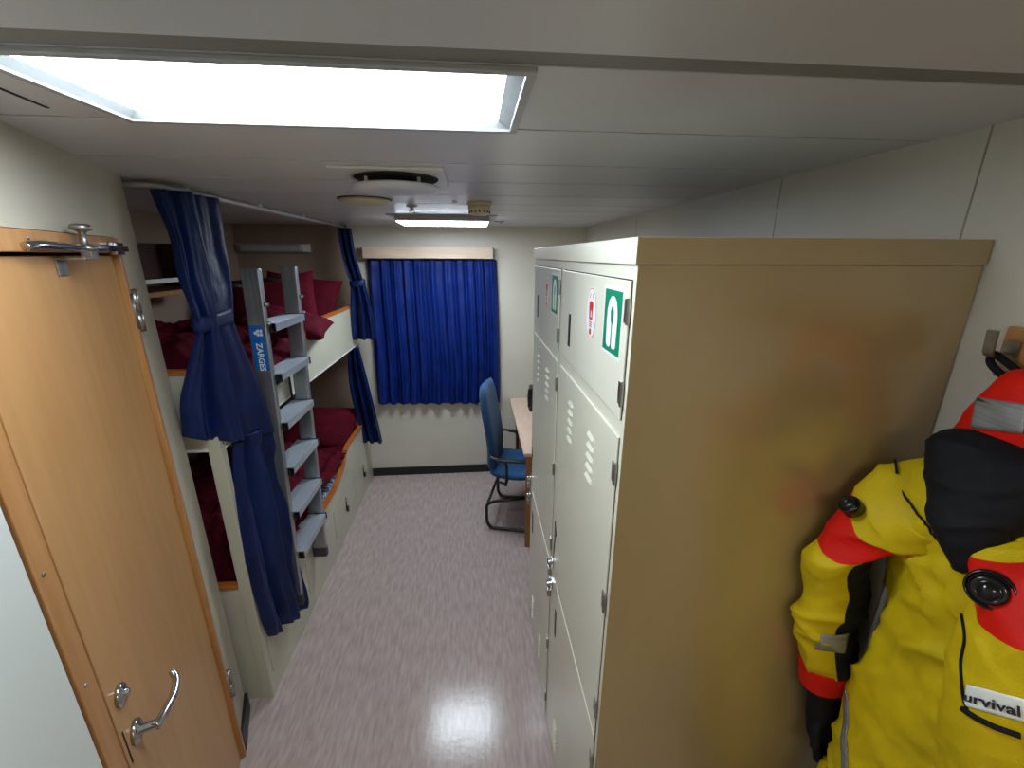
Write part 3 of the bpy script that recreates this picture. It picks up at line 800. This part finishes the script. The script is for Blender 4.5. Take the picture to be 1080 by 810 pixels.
    # safety stickers on the top door
    gy = y0+.103; gz = 1.872
    m_ = T @ basis((X0-.0042, gy, gz), (0, -1, 0), (0, 0, 1), (-1, 0, 0))
    bm = bmesh.new()
    prism(bm, rect(-.060, .060, -.070, .070), 0, .0004, m_, 1)
    prism(bm, rect(-.054, .054, -.063, .063), .0004, .0008, m_, 0)
    # life jacket: a horse-collar outline
    outer = [(-.030, -.048), (-.033, .0), (-.031, .022), (-.022, .042), (-.008, .051), (.008, .051), (.022, .042), (.031, .022), (.033, 0), (.030, -.048), (.022, -.053), (.008, -.053), (.004, -.047), (.003, -.006)]
    inner = [(.003, -.006), (.010, .004), (.011, .020), (.006, .030), (-.006, .030), (-.011, .020), (-.010, .004), (-.003, -.006), (-.004, -.047), (-.008, -.053), (-.022, -.053)]
    prism(bm, outer + inner, .0008, .0012, m_, 1)
    prism(bm, [(-.0025, -.05), (.0025, -.05), (.0025, .0), (.007, .012), (.005, .024), (-.005, .024), (-.007, .012), (-.0025, 0)], .0008, .00125, m_, 0)
    o = obj('green_lifejacket_sign', bm, [M['green'], M['white']], doors[0]); o['label'] = 'green square sign with white life jacket'
    m_ = T @ basis((X0-.0042, y0+.262, 1.868), (0, -1, 0), (0, 0, 1), (-1, 0, 0))
    bm = bmesh.new(); el = lambda a, b, n=36: [(a*math.cos(2*PI*k/n), b*math.sin(2*PI*k/n)) for k in range(n)]
    prism(bm, el(.046, .062), 0, .0004, m_, 0); prism(bm, el(.044, .060), .0004, .0007, m_, 1); prism(bm, el(.042, .058), .0007, .0010, m_, 0)
    prism(bm, [(-.018, .026), (.0, .030), (.018, .026), (.013, -.014), (-.013, -.014)], .001, .0014, m_, 1)
    prism(bm, [(-.003, -.008), (.009, -.008), (.006, .006), (.001, .008)], .0014, .0017, m_, 0)
    prism(bm, [(-.016, .036), (-.012, .036), (-.008, .046), (-.010, .047)], .001, .0014, m_, 1); prism(bm, [(.016, .036), (.012, .036), (.008, .046), (.010, .047)], .001, .0014, m_, 1)
    for z in (-.020, -.025, -.030): prism(bm, rect(-.010, .010, z-.0013, z+.0013), .001, .0014, m_, 1)
    prism(bm, [(x, y-.043) for x, y in el(.009, .008, 16)], .001, .0014, m_, 1)
    o = obj('round_red_sign', bm, [M['white'], M['red_print']], doors[0]); o['label'] = 'oval white sticker with red symbol'
    return t
locker('tall beige locker nearest the camera with a green lifejacket sign', YN, YM, True)
locker('tall beige locker behind the near one, closer to the desk', YM, YF, False)
t = thing('locker_top_cover', 'beige box cover running along the top of both lockers', 'locker cover', ((X0+XR)/2, (YN+YF)/2, ZT))
T = Matrix.Translation(-t.location); bm = bmesh.new(); bx(bm, X0-.006, XR-.003, YN-.004, YF, ZT+.0005, 2.031, mtx=T)
o = obj('cover', bm, [M['locker'], M['locker_shade']], t, bevel=.0015)
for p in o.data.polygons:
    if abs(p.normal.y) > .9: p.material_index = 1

# ------------------------------------------------------------------ desk, device, chair
t = thing('desk', 'birch topped desk against the right wall beyond the lockers', 'desk', (.62, 3.12, 0))
T = Matrix.Translation(-t.location)
def tb(name, m, d, bevel=.002, par=None): bm = bmesh.new(); bx(bm, *d, mtx=T); return obj(name, bm, m, par or t, bevel=bevel)
tb('desk_top', M['desk_top'], (.308, XR-.003, 2.54, D-.015, .720, .745), .003)
tb('side_panel', M['desk_side'], (.325, XR-.02, 2.56, 2.58, 0, .72)); tb('side_panel', M['desk_side'], (.36, XR-.02, 3.64, 3.66, 0, .72))
tb('back_panel', M['desk_side'], (.90, .915, 2.58, 3.64, .25, .72)); dr = tb('drawer_box', M['desk_side'], (.55, .90, 3.22, 3.64, .5, .72))
t = thing('desk_device', 'small black device standing on the far part of the desk', 'device', (.53, 3.40, .745))
box('body', M['plastic_black'], (-.075, .075, -.06, .06, .005, .20), t, .010); box('base', M['plastic_black'], (-.085, .085, -.075, .075, 0, .012), t, .004)
bm = bmesh.new(); tube(bm, smooth_path([(-.078, -.02, .03), (-.084, -.02, .08), (-.084, -.02, .14), (-.078, -.02, .185)], 5), .012, 10); obj('handset', bm, M['plastic_black'], t, True)

ch = thing('office_chair', 'blue upholstered chair on a black cantilever frame at the desk', 'chair', (.30, 2.97, 0), R(-14))
# local: faces +x
bm = bmesh.new(); n = 20
def pad(fn_mid, w_fn, thick, nv, nu, name, m, par):
    bm = bmesh.new(); top = []; bot = []
    for j in range(nv+1):
        t_ = j/nv; c, nrm = fn_mid(t_); w = w_fn(t_); ra, rb = [], []
        for i in range(nu+1):
            u = -1+2*i/nu
            e = (max(0, 1-abs(u)**4)*max(0, 1-abs(2*t_-1)**6))**.5
            cup = .022*u*u
            base = c + V((0, u*w, 0)) + nrm*cup
            ra.append(bm.verts.new(base + nrm*thick*.5*e)); rb.append(bm.verts.new(base - nrm*thick*.5*e))
        top.append(ra); bot.append(rb)
    for j in range(nv):
        for i in range(nu):
            bm.faces.new([top[j][i], top[j][i+1], top[j+1][i+1], top[j+1][i]]); bm.faces.new([bot[j][i], bot[j+1][i], bot[j+1][i+1], bot[j][i+1]])
    bmesh.ops.remove_doubles(bm, verts=bm.verts, dist=.0012)
    return obj(name, bm, m, par, True)
bp = smooth_path([(-.14, 0, .40), (-.175, 0, .50), (-.175, 0, .62), (-.195, 0, .78), (-.225, 0, .95), (-.245, 0, 1.10)], 8)
def back_mid(t_):
    k = t_*(len(bp)-1); i = min(int(k), len(bp)-2); f = k-i; p = bp[i].lerp(bp[i+1], f); d = (bp[i+1]-bp[i]).normalized()
    return p, V((d.z, 0, -d.x))
pad(back_mid, lambda t_: .21*(1 - .30*abs(2*t_-1)**4 - .06*t_), .075, 30, 24, 'backrest', M['chair_blue'], ch)
sp = smooth_path([(-.17, 0, .445), (0, 0, .430), (.15, 0, .440), (.26, 0, .425)], 8)
def seat_mid(t_):
    k = t_*(len(sp)-1); i = min(int(k), len(sp)-2); f = k-i; p = sp[i].lerp(sp[i+1], f); d = (sp[i+1]-sp[i]).normalized()
    return p, V((-d.z, 0, d.x))
pad(seat_mid, lambda t_: .23*(1 - .12*abs(2*t_-1)**4), .085, 24, 24, 'seat', M['chair_blue'], ch)
for s in (-1, 1):
    bm = bmesh.new(); y = s*.225
    pts = fillet([(.12, y, .375), (.22, y, .365), (.28, y, .30), (.30, y, .20), (.26, y, .014), (-.16, y, .014), (-.19, y, .06), (-.19, y, .215), (-.13, y, .245), (.16, y*.9, .30)], .05, 6)
    tube(bm, pts, .0125, 12); obj('frame_tube', bm, M['plastic_black'], ch, True)
    bm = bmesh.new()
    tube(bm, fillet([(-.10, y*.9, .40), (-.03, s*.27, .42), (-.03, s*.27, .60), (-.15, s*.265, .62), (-.165, s*.20, .63)], .04, 6), .010, 10)
    bx(bm, -.10, .14, s*.27-.018, s*.27+.018, .600, .618)
    obj('armrest', bm, M['plastic_black'], ch, True, bevel=.004)
bm = bmesh.new()
tube(bm, [(-.18, -.225, .225), (-.18, .225, .225)], .011, 10); tube(bm, [(.14, -.225, .372), (.14, .225, .372)], .011, 10); tube(bm, [(-.05, -.2, .372), (-.05, .2, .372)], .011, 10)
obj('cross_tube', bm, M['plastic_black'], ch, True)

# ------------------------------------------------------------------ coat rack on the right wall
t = thing('coat_rack', 'wooden coat rack board with bent steel hooks behind the survival suit', 'coat rack', (XR, .40, 1.84))
box('board', M['frame'], (-.018, 0, -.55, .262, -.045, .045), t, .003)
for y in (.245, .08, -.10, -.28, -.46):
    bm = bmesh.new()
    pts = fillet([(-.018, y, .0), (-.045, y, -.006), (-.062, y, -.002), (-.066, y, .040)], .010, 5)
    for a, b in zip(pts, pts[1:]):
        d = (b-a).normalized(); n_ = V((-d.z, 0, d.x))*.0022; w_ = V((0, .008, 0)); e = d*.0008
        vs = [bm.verts.new(p) for p in (a-e-n_-w_, a-e+n_-w_, a-e+n_+w_, a-e-n_+w_, b+e-n_-w_, b+e+n_-w_, b+e+n_+w_, b+e-n_+w_)]
        for f in ((0, 1, 2, 3), (4, 7, 6, 5), (0, 4, 5, 1), (1, 5, 6, 2), (2, 6, 7, 3), (3, 7, 4, 0)): bm.faces.new([vs[i] for i in f])
    bx(bm, -.021, -.018, y-.012, y+.012, -.030, .020)
    obj('hook', bm, M['satin'], t)

#SUIT
# ------------------------------------------------------------------ survival suit
from mathutils.bvhtree import BVHTree
su = thing('survival_suit', 'yellow and orange-red survival suit with black gloves hanging on the coat rack', 'survival suit', (.86, .50, .20))
ST = Matrix.Translation(-su.location)
def loft_pts(rings, ns=44, seed=0, wr=.007, sub=6, ex=2.3, folds=0):
    """rings: (centre, half-width vector, half-depth vector); returns the grid of points in world space"""
    cs = smooth_path([r[0] for r in rings], sub); ws = smooth_path([r[1] for r in rings], sub); ds = smooth_path([r[2] for r in rings], sub)
    g = []
    for j, (c, w, d) in enumerate(zip(cs, ws, ds)):
        row = []
        for i in range(ns):
            a = 2*PI*i/ns; ca, sa = math.cos(a), math.sin(a)
            p = w*(abs(ca)**(2/ex))*(1 if ca > 0 else -1) + d*(abs(sa)**(2/ex))*(1 if sa > 0 else -1)
            q = c + p
            n = p.normalized()
            r = ridge(q.x*1.3+q.y*.8+seed, q.z*1.0+q.y*.7, 5.5, seed+2)
            r2 = noise.noise(V((q.x*26, q.y*26, q.z*30+seed)))
            # slanting drag folds
            ph = (q.z*1.0 + q.y*1.3 + q.x*.4)*24 + 5*noise.noise(V((q.x*6, q.y*6, q.z*5+seed)))
            ph2 = (q.z*1.0 - q.y*1.8)*17 + 5*noise.noise(V((q.x*5, q.y*7, q.z*6-seed)))
            r3 = 2.2*(1-abs(math.sin(ph)))**2*max(0, .35+noise.noise(V((q.x*6+9, q.y*6, q.z*6+seed)))) + 2.2*(1-abs(math.sin(ph2)))**2*max(0, .25+noise.noise(V((q.x*6-9, q.y*6, q.z*6+seed)))) - .6
            row.append(q + n*(wr*r + wr*.35*r2 + wr*folds*r3))
        g.append(row)
    return g, cs
def loft_obj(name, g, m, colour, parent, cap=(True, True)):
    bm = bmesh.new(); vv = [[bm.verts.new(ST @ p) for p in r] for r in g]; ns = len(g[0])
    for j in range(len(g)-1):
        for i in range(ns):
            f = bm.faces.new([vv[j][i], vv[j][(i+1) % ns], vv[j+1][(i+1) % ns], vv[j+1][i]])
            f.material_index = colour(j/(len(g)-1), i/ns) if colour else 0
    for e, r in ((0, vv[0][::-1]), (1, vv[-1])):
        if cap[e]:
            c = sum((v.co for v in r), V())/ns; cv = bm.verts.new(c)
            for i in range(ns): 
                f = bm.faces.new([r[i], r[(i+1) % ns], cv]); f.material_index = colour(float(e), 0) if colour else 0
    return obj(name, bm, m, parent, True)
def tree(gs):
    vs, fs = [], []
    for g in gs:
        n0 = len(vs); ns = len(g[0])
        for r in g: vs += [V(p) for p in r]
        for j in range(len(g)-1):
            for i in range(ns):
                a, b = n0+j*ns+i, n0+j*ns+(i+1) % ns; fs.append((a, b, b+ns)); fs.append((a, b+ns, a+ns))
    return BVHTree.FromPolygons(vs, fs)
def drape(bt, p, src, off=.002):
    """the spot where the line from src through p meets the cloth"""
    d = (V(p)-V(src)).normalized(); h = bt.ray_cast(V(src), d)
    return (h[0] + h[1]*(off if h[1].dot(d) < 0 else -off)) if h[0] is not None else None
def patch(name, m, bt, corners, src, parent, nu=16, nv=6, off=.0025):
    a, b, c, d = [V(p) for p in corners]; bm = bmesh.new(); g = []
    for i in range(nu+1):
        r = []
        for j in range(nv+1):
            u, v = i/nu, j/nv; p = a.lerp(b, u).lerp(d.lerp(c, u), v); q = drape(bt, p, src, off)
            r.append(bm.verts.new(ST @ (q if q is not None else p)))
        g.append(r)
    for i in range(nu):
        for j in range(nv): bm.faces.new([g[i][j], g[i+1][j], g[i+1][j+1], g[i][j+1]])
    o = obj(name, bm, m, parent, True); s = o.modifiers.new('s', 'SOLIDIFY'); s.thickness = .0012; return o
def line_on(bm, bt, pts, src, r):
    q = [drape(bt, p, src, .0014 if r < .002 else .0060 if r < .003 else .0032) for p in smooth_path(pts, 34)]; q = [ST @ p for p in q if p is not None]
    if len(q) > 2: tube(bm, q, r, 8)

MY = [M['suit_yellow'], M['suit_red'], M['suit_black']]
Y_ = lambda w: V((0, w, 0)); X_ = lambda d: V((d, 0, 0))
tor = [((.865, .53, 1.665), Y_(.085), X_(.050)), ((.862, .53, 1.625), Y_(.135), X_(.070)), ((.856, .525, 1.57), Y_(.165), X_(.085)),
       ((.856, .505, 1.48), Y_(.150), X_(.082)), ((.856, .490, 1.38), Y_(.145), X_(.080)), ((.855, .485, 1.26), Y_(.150), X_(.082)),
       ((.852, .49, 1.12), Y_(.168), X_(.082)), ((.852, .48, .98), Y_(.175), X_(.084)), ((.856, .475, .86), Y_(.175), X_(.090)), ((.842, .475, .78), Y_(.170), X_(.084))]
gt, _ = loft_pts(tor, 96, 1.0, .016, 14, folds=.75)
body = loft_obj('torso', gt, MY, lambda t, a: 2 if (t > .62 and (a < .10+.10*(t-.6) or a > .93)) else 0, su)
for s in (1, -1):
    leg = [((.842, .475+s*.085, .84), Y_(.085), X_(.080)), ((.845, .475+s*.095, .70), Y_(.080), X_(.076)), ((.85, .475+s*.10, .50), Y_(.066), X_(.068)), ((.852, .475+s*.10, .34), Y_(.058), X_(.060))]
    g, _ = loft_pts(leg, 36, 3+s, .008, 7); lg = loft_obj('trouser_leg', g, MY, lambda t, a: 2 if t > .86 else 0, su)
    bt_ = [((.850, .475+s*.10, .36), Y_(.050), X_(.055)), ((.845, .475+s*.10, .27), Y_(.048), X_(.060)), ((.825, .475+s*.10, .20), Y_(.046), X_(.085)), ((.822, .475+s*.10, .165), Y_(.044), X_(.088))]
    g, _ = loft_pts(bt_, 30, 9, .001, 5); loft_obj('boot', g, M['suit_black'], None, lg)

# far sleeve (next to the locker)
fs = [((.828, .575, 1.590), V((.045, .045, .055)), V((.055, -.055, .0))), ((.800, .615, 1.558), V((.040, .038, .055)), V((.052, -.055, .0))),
      ((.768, .645, 1.512), V((.040, .020, .048)), V((.034, -.046, .0))), ((.742, .662, 1.460), V((.045, .010, .036)), V((.014, -.042, .0))),
      ((.735, .674, 1.405), V((.056, .0, .012)), V((.0, -.040, .0))), ((.762, .680, 1.325), V((.058, .0, .0)), V((.0, -.037, .0))),
      ((.760, .682, 1.235), V((.062, .0, .0)), V((.0, -.036, .0))), ((.784, .684, 1.140), V((.056, .0, .0)), V((.0, -.036, .0))), ((.800, .686, 1.095), V((.052, .0, .0)), V((.0, -.036, .0)))]
gf, cf = loft_pts(fs, 72, 5.0, .009, 14, folds=.6)
def col_far(t, a):
    if .17 < t < .375: return 1
    if t > .45 and (a < .27 or a > .88): return 2      # black inner panel
    return 0
sf = loft_obj('sleeve', gf, MY, col_far, su)
cu = [((.788, .686, 1.105), V((.054, 0, 0)), V((0, -.038, 0))), ((.794, .687, 1.075), V((.054, 0, 0)), V((0, -.038, 0))), ((.800, .688, 1.040), V((.052, 0, 0)), V((0, -.037, 0)))]
g, _ = loft_pts(cu, 36, 2, .0015, 5); loft_obj('cuff', g, M['suit_red'], None, sf)
gl = [((.800, .688, 1.050), V((.040, 0, 0)), V((0, -.030, 0))), ((.812, .688, .995), V((.036, 0, 0)), V((0, -.026, 0))), ((.828, .686, .94), V((.044, 0, 0)), V((0, -.026, 0))), ((.840, .684, .885), V((.046, 0, 0)), V((0, -.022, 0))), ((.846, .683, .86), V((.042, 0, 0)), V((0, -.018, 0)))]
g, _ = loft_pts(gl, 32, 4, .003, 5); gv = loft_obj('glove', g, M['suit_black'], None, sf)
for k, (dx, ln) in enumerate(((-.032, .060), (-.011, .072), (.011, .068), (.031, .052))):
    bm = bmesh.new(); x = .846+dx
    tube(bm, [ST @ p for p in smooth_path([(x, .683, .875), (x+.004, .676, .875-ln*.5), (x+.004, .664, .875-ln)], 5)], .0105, 10); obj('glove_finger', bm, M['suit_black'], gv, True)
bm = bmesh.new(); tube(bm, [ST @ p for p in smooth_path([(.800, .675, .94), (.785, .660, .915), (.783, .650, .885)], 5)], .011, 10); obj('glove_thumb', bm, M['suit_black'], gv, True)
bt = tree([gf])
patch('reflective_band', M['reflective'], bt, [(.69, .60, 1.245), (.742, .60, 1.245), (.742, .60, 1.205), (.69, .60, 1.205)], (.55, .35, 1.30), sf, 12, 5)
def valve(c, n, r, parent):
    n = V(n).normalized(); x = n.orthogonal().normalized(); y = n.cross(x); bm = bmesh.new()
    m_ = ST @ basis(c, x, y, n)
    lathe(bm, [(r, -.010), (r, .006), (r*.94, .010), (r*.86, .010), (r*.84, .006), (r*.74, .006), (r*.70, .013), (r*.60, .018), (r*.5, .015), (r*.42, .015), (r*.36, .021), (r*.08, .022)], m_, 40)
    obj('inflation_valve', bm, M['valve'], parent, True)
valve((.718, .658, 1.538), (-.70, .10, .70), .019, sf)
# near sleeve
ns_ = [((.835, .485, 1.615), V((.050, -.050, .045)), V((-.060, -.055, 0))), ((.800, .440, 1.590), V((.050, -.040, .050)), V((-.060, -.050, 0))),
       ((.765, .405, 1.535), V((.052, -.020, .030)), V((-.045, -.058, 0))), ((.752, .392, 1.475), V((.062, -.010, 0)), V((-.012, -.064, 0))),
       ((.752, .385, 1.400), V((.064, -.010, 0)), V((-.010, -.064, 0))), ((.756, .378, 1.33), V((.064, -.010, 0)), V((-.010, -.062, 0))),
       ((.770, .375, 1.24), V((.060, 0, 0)), V((0, -.058, 0))), ((.790, .370, 1.12), V((.055, 0, 0)), V((0, -.052, 0))), ((.800, .365, 1.02), V((.050, 0, 0)), V((0, -.046, 0)))]
gn, cn = loft_pts(ns_, 72, 11.0, .0075, 14, folds=.45)
sn = loft_obj('sleeve', gn, MY, lambda t, a: 1 if .05 < t < .25 else 0, su)
cu = [((.800, .365, 1.03), V((.052, 0, 0)), V((0, -.048, 0))), ((.803, .364, 1.00), V((.052, 0, 0)), V((0, -.048, 0))), ((.806, .363, .965), V((.050, 0, 0)), V((0, -.046, 0)))]
g, _ = loft_pts(cu, 36, 2, .0015, 5); loft_obj('cuff', g, M['suit_red'], None, sn)
gl = [((.806, .363, .975), V((.038, 0, 0)), V((0, -.034, 0))), ((.812, .362, .92), V((.034, 0, 0)), V((0, -.028, 0))), ((.822, .362, .86), V((.044, 0, 0)), V((0, -.026, 0))), ((.83, .362, .79), V((.044, 0, 0)), V((0, -.020, 0)))]
g, _ = loft_pts(gl, 32, 6, .003, 5); gv = loft_obj('glove', g, M['suit_black'], None, sn)
for dx, ln in ((-.032, .060), (-.011, .072), (.011, .068), (.031, .052)):
    bm = bmesh.new(); x = .83+dx
    tube(bm, [ST @ p for p in smooth_path([(x, .362, .80), (x+.004, .356, .80-ln*.5), (x+.004, .345, .80-ln)], 5)], .0105, 10); obj('glove_finger', bm, M['suit_black'], gv, True)
bm = bmesh.new(); tube(bm, [ST @ p for p in smooth_path([(.790, .355, .86), (.772, .345, .835), (.770, .335, .805)], 5)], .011, 10); obj('glove_thumb', bm, M['suit_black'], gv, True)
bn = tree([gn]); EYE = (0, 0, 2.0)
VALVE_C = drape(bn, (.753, .45, 1.529), EYE, 0) or V((.70, .41, 1.56))
valve(VALVE_C, V((-.78, -.35, .28)), .027, sn)
PATCH = [(.86, .475, 1.352), (.86, .41, 1.405), (.86, .395, 1.36), (.86, .455, 1.312)]
TL, TR, BR, BL = V((.70, .404, 1.408)), V((.70, .340, 1.460)), V((.70, .330, 1.433)), V((.70, .398, 1.374))
lab = patch('name_label', M['white'], bn, [TL, TR, BR, BL], EYE, sn, 24, 8, .0022)
tmp = bmesh.new(); text_bm(tmp, 'urvival', 1.0, Matrix(), .0, 0); TX = max(v.co.x for v in tmp.verts); tmp.free()
def on_label(co):
    u = .40 + co.x/TX*.385; v = .56 - co.y*.62
    p = TL.lerp(TR, u).lerp(BL.lerp(BR, u), v); q = drape(bn, p, EYE, .0040+co.z)
    return ST @ (q if q is not None else p)
bm = bmesh.new(); text_bm(bm, 'urvival', 1.0, on_label, .0003, 0, .018)
obj('label_text', bm, M['text_dark'], sn)
# dark piping and welt lines
bm = bmesh.new()
line_on(bm, bn, [(.70, .437, 1.50), (.70, .424, 1.47), (.70, .418, 1.43), (.70, .402, 1.385), (.70, .392, 1.372)], EYE, .0018)
obj('piping', bm, M['suit_black'], sn)
bm = bmesh.new(); line_on(bm, bn, [(.70, .396, 1.369), (.70, .372, 1.378), (.70, .340, 1.402)], EYE, .0040); obj('pocket_welt', bm, M['suit_black'], sn)
bft = tree([gf, gt]); bm = bmesh.new()
line_on(bm, bft, [(.82, .688, 1.62), (.82, .672, 1.585), (.82, .638, 1.555), (.82, .585, 1.522), (.82, .530, 1.50)], EYE, .0021)
obj('piping', bm, M['suit_black'], body)

# hood, neck seal, tape
hd = [((.885, .540, 1.59), Y_(.095), X_(.048)), ((.880, .535, 1.66), Y_(.112), X_(.052)), ((.876, .525, 1.73), Y_(.108), X_(.052)), ((.876, .512, 1.79), Y_(.098), X_(.048)), ((.880, .505, 1.822), Y_(.090), X_(.040)), ((.885, .500, 1.832), Y_(.075), X_(.022))]
gh, _ = loft_pts(hd, 64, 14.0, .009, 10, ex=2.8, folds=.3); ho = loft_obj('hood', gh, M['suit_red'], None, su)
bh = tree([gh])
nk = [((.838, .540, 1.724), Y_(.040), X_(.030)), ((.820, .540, 1.710), Y_(.076), X_(.040)), ((.800, .538, 1.672), Y_(.080), X_(.042)), ((.782, .524, 1.625), Y_(.062), X_(.040)), ((.764, .508, 1.580), Y_(.040), X_(.032)), ((.756, .498, 1.545), Y_(.022), X_(.020)), ((.756, .494, 1.528), Y_(.008), X_(.008))]
g, _ = loft_pts(nk, 64, 21.0, .011, 12, ex=2.1, folds=.25); nko = loft_obj('neck_seal', g, M['suit_black'], None, su)
patch('reflective_tape', M['reflective'], bh, [(.80, .578, 1.785), (.80, .515, 1.795), (.80, .508, 1.752), (.80, .572, 1.735)], EYE, ho, 20, 8)

# black hanging loop over the hook, grey tape down the side of the torso
bm = bmesh.new(); tube(bm, [ST @ V(p) for p in smooth_path([(.885, .600, 1.80), (.892, .640, 1.822), (.905, .652, 1.838), (.900, .628, 1.830), (.888, .580, 1.81)], 6)], .006, 8)
obj('hanging_loop', bm, M['suit_black'], ho, True)
btt = tree([gt])
patch('reflective_band', M['reflective'], btt, [(.80, .640, 1.085), (.80, .622, 1.075), (.80, .545, .86), (.80, .568, .85)], (.1, .25, 1.30), body, 4, 24)
